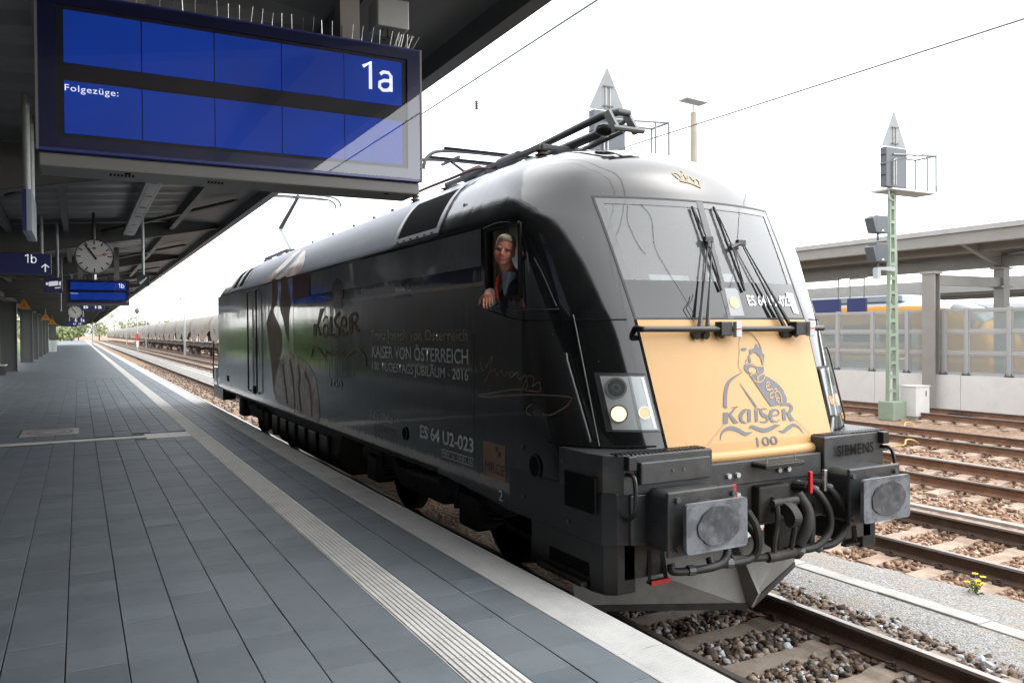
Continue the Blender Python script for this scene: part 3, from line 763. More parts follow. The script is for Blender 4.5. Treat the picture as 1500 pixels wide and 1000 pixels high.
# window frame, cab room
b = MB()
wz0, wz1, wy0, wy1 = 2.66, 3.265, 1.63, 2.24
for (p, q, w1, h1) in (((-1.5,wy0,wz0),(-1.5,wy1,wz0),.05,.03),((-1.5,wy0,wz1),(-1.5,wy1,wz1),.05,.025),((-1.5,wy1,wz0),(-1.5,wy1,wz1),.05,.03),((-1.5,wy0,wz0),(-1.5,wy0,wz1),.05,.03)):
    b.bar(p, q, w1, h1)
b.build('cab_window_frame', MT['rubber'], loco)
wfr = MB()      # fixed part of the side window forward of the opening
rows_ = []
for i in range(9):
    z = 2.56 + (3.16-2.56)*i/8; yf = 1.23 + .30*(i/8)**1.6
    rows_.append([(-sx_(yf+(1.60-yf)*k/8, z)-.007, yf+(1.60-yf)*k/8, z) for k in range(9)])
wfr.grid(rows_)
wp = wfr.build('fixed_side_window', MT['darkglass'], loco, smooth=30)
for v in wp.data.vertices:      # follow the curved skin
    pass
c_ = MB(); c_.tube(spline([(-1.508,2.3,3.29),(-1.507,2.05,3.31),(-1.506,1.80,3.285),(-1.49,1.62,3.20),(-1.475,1.52,3.10)], 6), .005, 6)
c_.build('window_seal', MT['panto'], loco, smooth=40)
MB().tube([(-sx_(y_,z_)-.006, y_, z_) for y_, z_ in ((1.44,2.96),(1.37,2.85),(1.30,2.72),(1.22,2.57))], .005, 6).build('window_seal', MT['panto'], loco)
MB().tube([(-1.508,2.2,2.575)]+[(-sx_(y_,2.555)-.006, y_, 2.555-.02*(1.6-y_)) for y_ in (1.6,1.45,1.3,1.2)], .006, 6).build('window_seal', MT['panto'], loco)
cab = MB()
cab.box(-1.38, 1.38, 2.95, 3.0, 1.75, 3.62)
cab.build('cab_back_wall', MT['cabgrey'], loco)
MB().box(-1.40, 1.40, 1.10, 2.95, 1.70, 1.76).build('cab_floor', MT['darkcab'], loco)
MB().box(-1.15, 1.15, 1.75, 2.95, 3.50, 3.54).build('cab_ceiling', MT['cabgrey'], loco)
MB().box(1.40, 1.44, 1.5, 2.95, 1.76, 3.30).build('cab_side_wall', MT['cabgrey'], loco)
MB().box(-1.44, -1.40, 1.70, 2.95, 1.76, 2.64).build('cab_side_wall', MT['cabgrey'], loco)
MB().box(-1.44, -1.30, 2.20, 2.30, 2.60, 3.34).build('window_post', MT['cream'], loco)
MB().box(-1.44, -1.41, 2.25, 2.95, 2.64, 3.34).build('cab_side_wall', MT['cream'], loco)
b = MB(); b.box(-1.15, 1.15, .99, 1.35, 1.9, 2.52); b.box(-1.15,1.15,1.35,1.62,1.9,2.44)
b.build('driving_desk', MT['darkcab'], loco, bevel=.03)
b = MB(); b.box(.35,.85,2.0,2.5,1.95,2.25); b.box(.35,.85,2.45,2.6,2.2,3.05); b.box(.45,.75,2.48,2.58,3.05,3.3)
b.build('driver_seat', MT['darkcab'], loco, bevel=.05)
b = MB(); b.obox((-.30,1.17,2.70),.42,.012,.30,Matrix.Rotation(-.4,3,'X')); b.build('paper_sheet', MT['white'], loco)
b = MB(); b.obox((.32,1.22,2.72),.30,.012,.32,Matrix.Rotation(-.35,3,'X')); b.build('paper_sheet', MT['white'], loco)

# windscreens
def patch(name, xa, xb, za, zb, m, off=0.0, nx=8, nz=8, parent=loco, thick=0):
    """surface patch on the nose; xa, xb functions of z"""
    b = MB(); f = FR(off)
    b.grid([[f(xa(z)+(xb(z)-xa(z))*i/nx, z) for i in range(nx+1)] for z in [za+(zb-za)*k/nz for k in range(nz+1)]])
    return b.build(name, m, parent, smooth=45)
XW = lambda z: ip(z, TXC)
gl = patch('windscreen', lambda z: -XW(z)+.012, lambda z: -.018, 2.475, 3.468, MT['windscreen'], -.002)
gr = patch('windscreen', lambda z: .042, lambda z: XW(z)-.012, 2.475, 3.468, MT['windscreen'], -.002)
MT['screenband'] = mat('grey_screen_print', (0.10,0.105,0.11), 0.1, coat=0.3)
blackglass = mat('black_glass_band', (0.014,0.015,0.016), 0.06, coat=0.35, spec=0.4)
patch('windscreen_band', lambda z: -XW(z)+.012, lambda z: -.018, 2.475, 2.774, blackglass, .003, parent=gl)
patch('windscreen_band', lambda z: .042, lambda z: XW(z)-.012, 2.475, 2.774, blackglass, .003, parent=gr)
patch('windscreen_band', lambda z: -XW(z)+.012, lambda z: -.018, 3.415, 3.468, MT['screenband'], .003, nz=2, parent=gl)
patch('windscreen_band', lambda z: .042, lambda z: XW(z)-.012, 3.415, 3.468, MT['screenband'], .003, nz=2, parent=gr)
patch('windscreen_band', lambda z: -XW(z)+.012, lambda z: -XW(z)+.075, 2.774, 3.415, MT['screenband'], .003, nx=2, parent=gl)
patch('windscreen_band', lambda z: XW(z)-.075, lambda z: XW(z)-.012, 2.774, 3.415, MT['screenband'], .003, nx=2, parent=gr)
patch('centre_pillar', lambda z: -.022, lambda z: .046, 2.465, 3.475, MT['black'], .006, nx=2)
for za, zb in ((2.462,2.475),(3.468,3.484)):
    patch('windscreen_seal', lambda z: -XW(z), lambda z: XW(z), za, zb, MT['rubber'], .006, nx=16, nz=1)
for s in (-1,1):
    patch('windscreen_seal', lambda z: s*XW(z)-.008, lambda z: s*XW(z)+.008, 2.465, 3.48, MT['rubber'], .006, nx=1, nz=10)
for pts in ([(-.70,3.40),(-.74,3.25),(-.70,3.05),(-.66,2.99)],[(-.58,3.42),(-.52,3.30),(-.56,3.05),(-.50,2.85),(-.42,2.65),(-.36,2.50)]):
    MB().tube([FR(.004)(*q) for q in spline(pts, 6)], .0016, 4).build('cable_reflection', MT['rubber'], loco)  # thin dark lines on the glass, drawing the reflection of cables
# centre marker lamp behind the glass
lm = MB().flat([(.030,2.72),(.150,2.722),(.172,2.70),(.168,2.49),(.012,2.487)], FR(.007)).build('marker_lamp', mat('marker_lamp_grey', (.22,.23,.235), .3, metal=.2), loco)
MB().disc((.09, sy(.09,2.60)-.012, 2.60), (0,-1,.35), .05, 20).build('lamp_bulb', MT['amber_lamp_and_reflection'], lm)
lettering('number', 'ES 64 U2-023', MT['white_print'], gr, FR(.008), .254, .80, 2.575, 2.665, weight=.015)
MB().flat([(.775,2.70),(.87,2.69),(.86,2.505),(.79,2.515)], FR(.009)).build('sticker', MT['white'], gr)
# gold nose panel
gp = patch('gold_panel', lambda z: -XW(z)+.006, lambda z: XW(z)-.006, 1.508, 2.458, MT['gold'], .010, nx=16, nz=14)
patch('gold_panel_edge', lambda z: -.60, lambda z: .60, 1.445, 1.5085, MT['gold'], .0098, nx=16, nz=2)
tag(gp, 'gold painted nose panel with portrait emblem')
for s in (-1,1):
    patch('panel_gap', lambda z: s*XW(z)-.010, lambda z: s*XW(z)+.006, 1.5, 2.46, MT['grille'], .007, nx=1, nz=10)
b = MB()      # rolled lower lip
rws = []
for i in range(17):
    x = -.60 + 1.2*i/16; y0 = sy(x,1.5)
    rws.append([(x, sy(x,1.447)-.0105-.045*math.sin(PI*k/8), 1.405+.043*math.cos(PI*k/8)) for k in range(9)] + [(x, y0+.12, 1.362)])
b.grid(rws); b.build('gold_lip', MT['gold'], loco, smooth=50)
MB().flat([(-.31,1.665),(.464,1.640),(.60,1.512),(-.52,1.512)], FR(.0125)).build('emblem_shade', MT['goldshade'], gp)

# portrait emblem, print on the panel
E_ = FR(.0145); E2 = FR(.017)
def hom(h, x, y):
    w_ = h[6]*x+h[7]*y+1; return ((h[0]*x+h[1]*y+h[2])/w_, (h[3]*x+h[4]*y+h[5])/w_)
HO = [0.00154948, -0.000365775, -0.991032, -0.000389768, -0.000929955, 2.47383, -0.000171532, 9.30342e-05]
def O(x, y): return hom(HO, 521.6+.8264*x, 65.2+.8264*y)      # emblem drawing units to panel coordinates
em = MB()
def stroke(pts, wd, n=6, mb=em, f=E_):
    q = spline([O(*p) for p in pts], n)
    if isinstance(wd, tuple): wd = [float(np.interp(i/(len(q)-1), np.linspace(0,1,len(wd)), wd)) for i in range(len(q))]
    ribbon(mb, q, wd, f)
def blob(pts, n=4, mb=em, f=E_): mb.flat(spline([O(*p) for p in pts+pts[:1]], n)[:-1], f)
def poly(pts, mb, f=E_): mb.flat([O(*p) for p in pts], f)
poly([(95,772),(690,748),(775,838),(775,900),(20,968),(5,905)], em) if False else None
stroke([(214,300),(211,250),(216,205),(211,150),(222,95),(245,66),(275,60),(310,75),(345,115),(368,150),(384,195)], (.003,.004,.003,.004,.005,.006,.008,.013))
stroke([(207,275),(209,315),(221,345),(240,363)], .004)
blob([(228,182),(250,176),(270,184),(268,195),(246,200),(232,194)])
blob([(290,192),(328,180),(344,146),(362,176),(385,196),(393,222),(406,230),(405,256),(398,312),(384,292),(376,252),(360,240),(345,222),(320,216),(302,232),(292,216)])
blob([(290,226),(300,258),(306,284),(290,290),(283,270),(280,245)])
stroke([(262,285),(270,268),(262,292)], .005)
blob([(250,332),(257,306),(285,292),(322,300),(352,316),(390,312),(401,330),(399,366),(372,380),(345,372),(318,382),(290,378),(262,358)])
blob([(292,388),(330,374),(398,374),(406,400),(390,430),(350,439),(318,424)])
poly([(325,440),(352,442),(398,428),(410,392),(440,405),(500,445),(550,500),(578,565),(576,612),(525,615),(455,628),(400,550),(350,475)], em)
stroke([(240,365),(190,393),(145,430),(121,480),(111,550),(110,640)], (.003,.012,.022,.030,.033,.036))
stroke([(218,448),(260,510),(305,575),(346,635)], (.004,.012,.020,.024))
em.build('portrait_print', MT['portrait'], gp)
cu_ = MB()
def gst(pts, wd): stroke(pts, wd, 5, cu_, E2)
blob([(280,345),(300,328),(328,338),(338,360),(318,372),(290,366)], 4, cu_, E2)
gst([(262,312),(285,302),(315,308),(350,320),(392,318)], (.003,.006,.008,.006,.012)); gst([(345,335),(352,360),(360,372)], .006)
gst([(292,388),(330,374),(348,395),(352,436)], .007); gst([(352,436),(362,395),(398,376)], .007); gst([(318,425),(352,441),(390,432),(407,398)], .007); gst([(372,245),(385,270),(394,305)], .006)
for pts in ([(418,455),(430,440),(440,450),(432,470),(416,468)],[(418,470),(425,500),(445,492)],[(440,505),(462,495),(470,515),(452,530),(446,555),(464,562),(470,545)],[(478,500),(492,490),(500,505),(488,520)],[(500,510),(520,525),(532,560),(536,605)],[(520,565),(500,560),(496,580),(512,588),(510,605)],[(478,522),(492,540),(484,555)]): gst(pts, .009)
cu_.build('portrait_lines', MT['gold'], gp)
kw = MB()
def kst(pts, wd): stroke(pts, wd, 6, kw)
poly([(95,680),(132,677),(132,765),(95,768)], kw); kst([(138,700),(165,668),(186,640),(205,632)], (.018,.016,.010,.005)); kst([(150,640),(175,636),(205,630)], .004); poly([(136,704),(156,694),(212,757),(176,764)], kw)
kst([(264,664),(238,680),(226,710),(234,742),(258,752)], (.012,.030,.034,.030,.010)); poly([(276,664),(302,659),(305,748),(280,751)], kw); kst([(236,662),(262,652),(300,655)], .008); kst([(240,756),(270,756),(288,748)], .006)
poly([(331,660),(355,655),(358,745),(335,748)], kw); kst([(326,652),(350,645),(372,648)], .007)
kst([(428,650),(398,645),(376,662),(392,690),(424,708),(428,732),(402,750),(370,745)], (.006,.010,.024,.036,.034,.024,.012,.006))
kst([(490,652),(462,664),(452,700),(462,735),(492,744)], (.012,.030,.036,.030,.010)); kst([(486,650),(512,662),(514,686),(486,696),(456,700)], (.008,.014,.014,.009,.007)); kst([(490,746),(508,742),(522,728)], .006)
poly([(538,648),(566,643),(572,732),(546,736)], kw); kst([(530,622),(560,612),(595,612),(616,634),(602,664),(570,680)], (.006,.014,.026,.034,.026,.010)); poly([(574,682),(598,672),(638,734),(606,741)], kw)
kw.build('emblem_word', MT['portrait'], gp)
wv = MB()
stroke([(75,902),(84,848),(115,812),(160,800),(210,815),(262,842),(316,828)], (.004,.012,.022,.032,.032,.030,.004), 8, wv)
stroke([(288,800),(312,786),(352,800),(402,812),(452,798),(492,776),(528,772)], (.003,.026,.032,.034,.032,.026,.003), 8, wv)
stroke([(512,815),(552,818),(590,790),(628,768),(668,782),(712,836)], (.004,.026,.030,.026,.016,.003), 8, wv)
wv.build('emblem_waves', MT['portrait'], gp)
(nx0, nz0), (nx1, nz1) = O(355,935), O(500,858)
lettering('emblem_number', '100', MT['portrait'], gp, E_, nx0, nx1, (nz0+nz1)/2-.036, (nz0+nz1)/2+.036, weight=.012)
# crown on the dome
cr = MB()
CR = FR(.006)
def crf(u, v): return CR(u, v)
for pts, wd in (([(-.11,3.665),(0,3.650),(.10,3.615)], .016), ([(-.11,3.68),(0,3.665),(.10,3.632)], .008), ([(-.115,3.68),(-.145,3.725),(-.12,3.745),(-.07,3.715),(-.03,3.735),(-.03,3.672)], .014), ([(.095,3.635),(.11,3.675),(.09,3.70),(.05,3.685),(.02,3.725),(-.02,3.672)], .014), ([(-.03,3.735),(-.015,3.76)], .016), ([(-.015,3.752),(-.03,3.775)], .014), ([(-.07,3.675),(-.09,3.715)], .01), ([(.05,3.65),(.06,3.69)], .01)):
    ribbon(cr, spline(pts, 6), wd, crf)
cr.build('crown_emblem', mat('gold_crown_print', (.33,.26,.15), .5, spec=.2), loco)

# headlights
def quadpatch(name, P, m, off, parent, n=8):
    b = MB(); f = FR(off); rws = []
    for i in range(n+1):
        t = i/n; rws.append([f(*( (1-s)*np.array(P[0])*(1-t)+s*np.array(P[1])*(1-t)+(1-s)*np.array(P[3])*t+s*np.array(P[2])*t )) for s in [k/n for k in range(n+1)]])
    b.grid(rws); return b.build(name, m, parent, smooth=45)
lamp_body = mat('lamp_unit_grey', (0.36,0.375,0.38), 0.3, metal=0.2, var=0.1)
for s in (-1, 1):
    mir = lambda P: [(x*-s, z) for x, z in P]
    hl = thing('headlight', None, None); 
    h0 = quadpatch('headlight', mir([(-1.275,2.062),(-.930,2.052),(-.884,1.622),(-1.262,1.628)]), MT['rubber'], .006, loco)
    bpy.data.objects.remove(hl)
    quadpatch('lamp_housing', mir([(-1.245,2.035),(-.945,2.027),(-.920,1.64),(-1.225,1.645)]), lamp_body, .009, h0)
    quadpatch('lamp_divider', mir([(-1.068,2.034),(-1.048,2.034),(-1.040,1.645),(-1.060,1.645)]), MT['reflector'], .012, h0, 3)
    quadpatch('clear_strip', mir([(-.975,2.02),(-.952,2.02),(-.930,1.65),(-.952,1.65)]), MT['white'], .012, h0, 3)
    for (cx, cz, r, mm, nm) in ((-1.155,1.945,.072,MT['darkglass'],'lamp_unlit'),(-1.168,1.755,.062,MT['lamp_on'],'lamp_lit'),(-.995,1.76,.045,MT['amber_lamp_and_reflection'],'amber_glow_and_reflection')):  # last disc: amber reflection beside the lit lamp, drawn as a glowing surface
        x = cx*-s; y = sy(x, cz)
        nrm = Vector((sy(x-.02,cz)-sy(x+.02,cz), -.04*1.0, (sy(x,cz+.02)-sy(x,cz-.02)))).normalized()
        nrm = Vector(((sy(x+.02,cz)-sy(x-.02,cz))/.04, -1, (sy(x,cz+.02)-sy(x,cz-.02))/.04)).normalized()
        q = Vector((x, y, cz))+nrm*.013
        L1 = MB().disc(q, nrm, r, 24).build(nm, mm, h0)
        MB().disc(q+nrm*.003, nrm, r*1.12, 24, r*.92).build('lamp_ring', MT['panto'] if nm != 'amber_glow_and_reflection' else MT['reflector'], L1)  # also drawn round the amber reflection disc, which is no lamp
        if nm == 'lamp_unlit': MB().disc(q+nrm*.004, nrm, r*.5, 18, r*.25).build('lamp_ring', MT['rubber'], L1)
    quadpatch('lamp_cover', mir([(-1.255,2.045),(-.940,2.035),(-.912,1.632),(-1.235,1.636)]), MT['lampglass'], .024, h0)
# edge lines of the nose corner and cab handrail
for s in (-1,1):
    b = MB(); pts = []
    for z in np.linspace(1.52,2.50,12):
        x = s*(1.31+.02*(z-1.5)); pts.append((x*1.003, sy(x,z)-.003, z))
    b.tube(pts, .006, 6); b.build('corner_seam', MT['panto'], loco)
    b = MB(); b.tube([(s*1.40,1.13,2.20),(s*1.425,1.06,2.20),(s*1.43,1.04,2.15),(s*1.377,.825,1.59),(s*1.372,.82,1.56),(s*1.34,.88,1.55)], .009, 8)
    b.build('handrail', MT['panto'] if s < 0 else MT['blackplain'], loco, smooth=40)
for z in (2.46,):
    for s in (-1,1):
        pts = [(s*p[0]*1.001, p[1]-.002, z) for p in corner(z)] + [(s*1.502, 1.75, z+.02), (s*1.502, 2.2, z+.10)]
        MB().tube(pts, .005, 5).build('body_seam', MT['grille'], loco)
        pts = [(s*p[0]*1.001, p[1]-.002, 1.52) for p in corner(1.52)]
        MB().tube(pts, .008, 5).build('body_seam', MT['grille'], loco)

# ---- livery and lettering of the side facing the platform (u = -Y)
S1 = SIDE(.003); S15 = SIDE(.0045); S2 = SIDE(.006); S3 = SIDE(.008)
def sidepoly(name, pts, m, f=S1, par=None): return MB().flat(pts, f).build(name, m, par or loco)
def siderect(name, y0, y1, z0, z1, m, f=S1, par=None): return sidepoly(name, [(-y0,z0),(-y1,z0),(-y1,z1),(-y0,z1)], m, f, par)
siderect('grey_stripe', 8.42, 2.36, 2.965, 3.30, MT['greyband'])
siderect('bronze_line', 9.3, 2.30, 2.79, 2.825, MT['brownline'])
siderect('grey_field', 17.9, 9.6, 1.02, 3.32, MT['silver'])
def A4(x, y): return hom([0.0106457, -6.5365e-05, -20.0796, 0.00424936, -0.00662349, 6.79595, 0.00181182, -2.68162e-05], .7057*x, 352.96+.7057*y)
def art(name, pts, m, f=S2, sm=True):
    q = [A4(*p) for p in pts]
    if sm: q = spline(q+q[:1], 4)[:-1]
    return MB().flat(q, f).build(name, m, loco)
art('pale_figure_field', [(500,545),(560,585),(640,650),(685,780),(696,985),(600,945),(520,905),(452,872),(428,835),(440,690),(470,605)], MT['figure'], S15)
art('brown_print', [(410,126),(440,122),(445,200),(440,260),(420,320),(465,430),(470,540),(455,620),(428,740),(424,826),(408,660),(390,500),(378,390),(400,310),(412,240)], MT['brown'])
art('brown_print', [(465,112),(500,106),(512,180),(525,260),(515,350),(513,505),(490,430),(478,360),(460,300),(465,200)], MT['brown'])
art('dark_red_print', [(540,98),(642,76),(640,228),(535,246)], MT['darkred'], S2, False)
fig = []
for k, pts in enumerate(([(478,640),(486,720),(496,800),(505,880)],[(520,610),(535,700),(545,800),(552,910)],[(570,640),(580,720),(575,800),(590,930)],[(610,690),(640,760),(650,850),(655,960)])):
    b_ = MB(); ribbon(b_, spline([A4(*p) for p in pts], 6), .10, S3); b_.build('figure_stripe', MT['darkred'] if k < 2 else MT['brown'], loco)
rf = MB()
def roofp(u, t):      # print carried up over the roof slope
    z = 3.36+t; return (-side_w(z)-.005, -u, z)
for pts in ([(-12.2,0.0),(-11.5,0.0),(-10.6,.25),(-10.4,.5),(-10.75,.5),(-11.2,.28)],[(-11.2,0),(-9.3,0),(-9.2,.2),(-9.9,.45),(-10.2,.2)]):
    q = spline(pts+pts[:1], 5)[:-1]; rf.flat(q, roofp)
rf.build('brown_print', MT['figure'], loco)
# side emblem
kl = MB()
HK = [0.00460981, -2.81301e-05, -10.0273, 0.00183955, -0.00286836, 3.65529, 0.000784515, -1.16467e-05]
def ks(px, py): return hom(HK, px, py)      # detail zoom to side
def kpol(*p): kl.flat([ks(*q) for q in p], S2)
def krib(p, wd): ribbon(kl, spline([ks(*q) for q in p], 6), wd*.5, S2)
kpol((165,395),(178,392),(180,468),(163,470)); kpol((182,410),(205,300),(230,296),(190,415)); kpol((180,412),(192,405),(214,466),(198,470))
krib([(222,380),(232,355),(248,360),(250,470)], .06); krib([(246,400),(226,410),(224,450),(236,470),(248,450)], .09)
kpol((262,350),(275,350),(276,470),(260,470)); krib([(325,330),(305,345),(292,370),(300,400),(318,420),(318,450),(298,470),(285,462)], .12)
krib([(335,410),(362,400),(358,365),(342,355),(332,390),(336,440),(352,462),(368,450)], .10)
kpol((380,350),(400,348),(402,450),(382,455)); krib([(390,340),(420,330),(432,360),(405,390)], .10); kpol((405,388),(420,385),(446,440),(425,446))
krib([(148,600),(160,545),(190,540),(230,590),(245,560)], .08); krib([(238,560),(270,575),(310,580),(350,560)], .08); krib([(360,600),(400,560),(440,545),(475,590),(488,650)], .08)
kl.build('side_emblem', MT['brown'], loco)
hd = MB(); hd.flat([ks(*q) for q in ((275,180),(285,140),(310,112),(335,135),(348,180),(345,215),(335,300),(288,302),(282,215))], S2); hd.build('side_portrait', mat('dark_brown_print', (.03,.022,.018), .3, coat=.4), loco)
hd = MB(); hd.flat([ks(*q) for q in ((292,195),(332,190),(336,240),(322,258),(298,262),(290,240))], S3); hd.build('side_portrait', MT['brownline'], loco)
lettering('side_number', '100', MT['brownline'], loco, S2, -7.35, -6.75, 1.60, 1.72)
lettering('side_writing', 'Franz Joseph von Österreich', MT['brownline'], loco, S1, -5.45, -2.66, 2.25, 2.43, weight=.01)
lettering('side_writing', 'KAISER VON ÖSTERREICH', MT['grey_print'], loco, S1, -5.45, -2.655, 2.07, 2.245, weight=.008)
lettering('side_writing', '100. TODESTAGS JUBILÄUM - 2016', MT['grey_print'], loco, S1, -5.45, -2.655, 1.885, 2.045, weight=.008)
lettering('side_writing', 'LZB: 182 523 - 1', MT['grey_print'], loco, S1, -5.49, -4.55, 1.325, 1.40)
lettering('side_writing', 'ES 64 U2-023', MT['white_print'], loco, S1, -3.88, -2.555, 1.255, 1.395, weight=.02)
fr = MB()
for a, c in (((-3.29,1.135),(-2.57,1.135)),((-3.29,1.205),(-2.57,1.205)),((-3.29,1.13),(-3.29,1.21)),((-2.57,1.13),(-2.57,1.21))): ribbon(fr, [a, c], .008, S1)
fr.build('inspection_frame', MT['grey_print'], loco)
lettering('inspection_writing', 'REV  Li  20.01.16', MT['grey_print'], loco, S1, -3.26, -2.60, 1.15, 1.19)
siderect('copper_panel', 2.345, 1.925, 1.08, 1.40, MT['copper'])
lettering('copper_writing', 'MRCE', MT['blackplain'], loco, S2, -2.31, -1.935, 1.135, 1.225)
sq = MB(); 
for a in ((-2.10,1.33),(-2.05,1.29)): sq.flat([(a[0],a[1]),(a[0]+.045,a[1]),(a[0]+.045,a[1]+.045),(a[0],a[1]+.045)], S2)
sq.build('copper_squares', MT['blackplain'], loco)
lettering('end_number', '2', MT['grey_print'], loco, S1, -2.05, -1.98, .915, 1.005)
siderect('small_plate', 1.50, 1.46, 1.25, 1.32, MT['grey_print'])
tb = MB()
for i in range(5): ribbon(tb, [(-5.4,1.13+i*.03),(-4.6,1.13+i*.03)], .008, S1)
tb.build('data_table', MT['panto'], loco)
# signature
sg = MB()
def sgp(px, py): return hom([0.00675912, -4.27096e-05, -7.44321, 0.00269882, -0.00420656, 2.84766, 0.00115067, -1.7014e-05], px, py)
for pts, wd in (([(530,205),(545,245),(575,195),(560,260),(545,285)], .012), ([(560,255),(585,240),(590,262),(605,245),(615,265),(630,248),(640,268),(660,252),(670,275),(690,260),(695,300),(680,310),(700,262),(720,275),(715,300),(735,285),(745,310),(730,320)], .010), ([(735,318),(650,310),(560,325),(522,330),(560,336),(680,328),(800,332),(850,340),(830,370),(780,398),(750,396)], .010), ([(712,362),(695,375),(695,392),(710,402)], .010)):
    ribbon(sg, spline([sgp(*p) for p in pts], 6), wd, S1)
sg.build('signature', MT['brownline'], loco)
# body side panel joints, door with handrails, small hatches
for y in (2.55, 11.9): 
    MB().box(-1.5035,-1.5,y-.006,y+.006,1.2,2.35 if y < 3 else 3.3).build('panel_joint', MT['panto'], loco)
dr = siderect('engine_room_door', 13.4, 12.6, 1.12, 3.28, MT['silver'], S2); tag(dr, 'silver grey engine room door')
for y in (13.45, 12.52):
    MB().tube([(-1.5,y,3.27),(-1.56,y,3.24),(-1.56,y,1.2),(-1.5,y,1.17)], .018, 6).build('door_rail', MT['blackplain'], loco)
MB().box(-1.53,-1.5,12.8,13.1,1.9,2.3).build('door_handle', MT['blackplain'], dr)
MB().box(-1.515,-1.5,12.9,13.2,1.13,1.30).build('foot_hole', MT['grille'], loco)
MB().box(-1.51,-1.5,16.3,16.6,1.22,1.36).build('foot_hole', MT['grille'], loco)
for y, z, r in ((4.32,1.25,.07),(1.41,1.30,.085)):
    b = MB(); b.tube([(-1.5,y,z),(-1.512,y,z)], r, 20); b.build('round_socket', MT['grille'], loco)
    MB().disc((-1.5135,y,z), (-1,0,0), r*1.15, 20, r*.95).build('socket_ring', MT['blackplain'], loco)
for y, z in ((1.62,1.43),(1.60,1.02),(.92,.96),(1.0,1.40)):
    MB().tube([(-1.5,y,z),(-1.515,y,z)], .018, 8).build('bolt', MT['panto'], loco)

# ---- roof
for (ya, yb) in ((4.62, 3.42), (15.85, 15.25), (15.05, 14.45)):
    vt = MB()
    def rp(y, z, off): 
        x = side_w(z); d = (side_w(z+.01)-side_w(z-.01))/.02; nn = Vector((1, 0, -d)).normalized()
        return (-(x+nn.x*off), y, z+nn.z*off)
    z0, z1 = 3.43, 3.86
    fr_ = MB()
    sh = .10
    for (a, c_, w_) in (((ya+.05,z0-.03),(yb-.05,z0-.03),.06),((ya+.05+sh,z1+.03),(yb-.05+sh,z1+.03),.05)):
        fr_.grid([[rp(a[0]+(c_[0]-a[0])*k/6, a[1]-w_/2, .014) for k in range(7)], [rp(a[0]+(c_[0]-a[0])*k/6, a[1]+w_/2, .014) for k in range(7)]])
    for y in (ya+.03, yb-.03):
        fr_.grid([[rp(y-.045+sh*k/6, z0-.06+(z1-z0+.12)*k/6, .016) for k in range(7)], [rp(y+.045+sh*k/6, z0-.06+(z1-z0+.12)*k/6, .016) for k in range(7)]])
    f0 = fr_.build('roof_vent_frame', MT['roofsteel'], loco, smooth=50)
    vt.grid([[rp(ya-.02+(yb-ya+.04)*i/8+sh*k/6, z0+(z1-z0)*k/6, .008) for i in range(9)] for k in range(7)])
    vt.build('roof_vent_grille', MT['grille'], f0, smooth=50)
    if yb < 5:
        for k in range(6):
            y = yb+.1+k*.2; MB().add([rp(y-.035,3.375,.018),rp(y+.035,3.375,.018),rp(y+.035,3.392,.018),rp(y-.035,3.392,.018)],[(0,1,2,3)]).build('hinge', MT['grille'], f0)
# roof-line conduit and lifting lugs
MB().tube(spline([(-.72,6.3,4.22),(-.70,5.6,4.24),(-.66,4.9,4.25),(-.62,4.3,4.26),(-.55,3.9,4.20)], 5), .018, 6).build('roof_cable', mat('dark_red_cable', (.10,.018,.02), .4), loco)
for y in (6.6,7.4,8.4,9.6,11.0,12.5,14):
    MB().tube([(-.80,y,4.04),(-.80,y,4.10)], .025, 6).build('lifting_lug', MT['panto'], loco)
def insulator(x, y, z, h, par, r=.07):
    b = MB(); n = 5; pts = []; rs = []
    for i in range(n):
        for dz, rr in ((0,r*.55),(.35,r),(.5,r),(.7,r*.55)): pts.append((x,y,z+h*(i+dz)/n)); rs.append(rr)
    b.tube(pts, rs, 12); return b.build('insulator', MT['insul'], par, smooth=30)
insulator(-.62,6.2,4.02,.24,loco)
def pantograph_down():
    p = MB()
    root = thing('pantograph', None, None); return root
pf = MB()      # base frame of the front pantograph (lowered)
for a, c in (((-.55,2.9,4.24),(-.55,5.3,4.24)),((.55,2.9,4.24),(.55,5.3,4.24)),((-.55,2.9,4.24),(.55,2.9,4.24)),((-.55,5.3,4.24),(.55,5.3,4.24)),((-.55,4.2,4.24),(.55,4.2,4.24))): pf.bar(a, c, .06, .05)
pf = pf.build('pantograph', MT['panto'], loco, bevel=.006); tag(pf, 'front pantograph folded down')
for x, y in ((-.55,2.9),(.55,2.9),(-.55,5.3),(.55,5.3)): insulator(x, y, 4.02, .2, pf)
MB().tube([(-.30,5.0,4.30),(-.30,3.6,4.35),(-.32,2.15,4.40),(-.24,2.0,4.41),(-.12,2.0,4.41)], [.030,.035,.038,.036,.032], 10).build('pantograph_arm', MT['panto'], pf, smooth=40)
MB().tube([(-.15,4.35,4.28),(-.17,3.2,4.29),(-.20,2.15,4.30)], [.045,.05,.042], 10).build('pantograph_arm', MT['panto'], pf, smooth=40)
MB().tube([(.05,4.0,4.25),(-.10,2.9,4.22),(-.22,1.95,4.22)], .020, 8).build('coupling_rod', MT['panto'], pf)
MB().tube([(.20,4.6,4.32),(.10,3.0,4.33),(-.12,2.05,4.36)], .024, 8).build('pantograph_arm', MT['panto'], pf)
MB().tube([(-.42,1.84,4.21),(-.08,1.84,4.21)], .026, 8).build('knee_shaft', MT['panto'], pf)
for xk in (-.36,-.14): MB().prism([(1.84,4.20),(2.0,4.42),(2.08,4.39),(1.93,4.19)], lambda y, z: (xk,y,z), lambda y, z: (xk+.03,y,z)).build('knee_plate', MT['panto'], pf)
MB().ell((-.22,2.25,4.30),.10,.12,.06,10,6).build('damper', MT['blackplain'], pf, smooth=60)
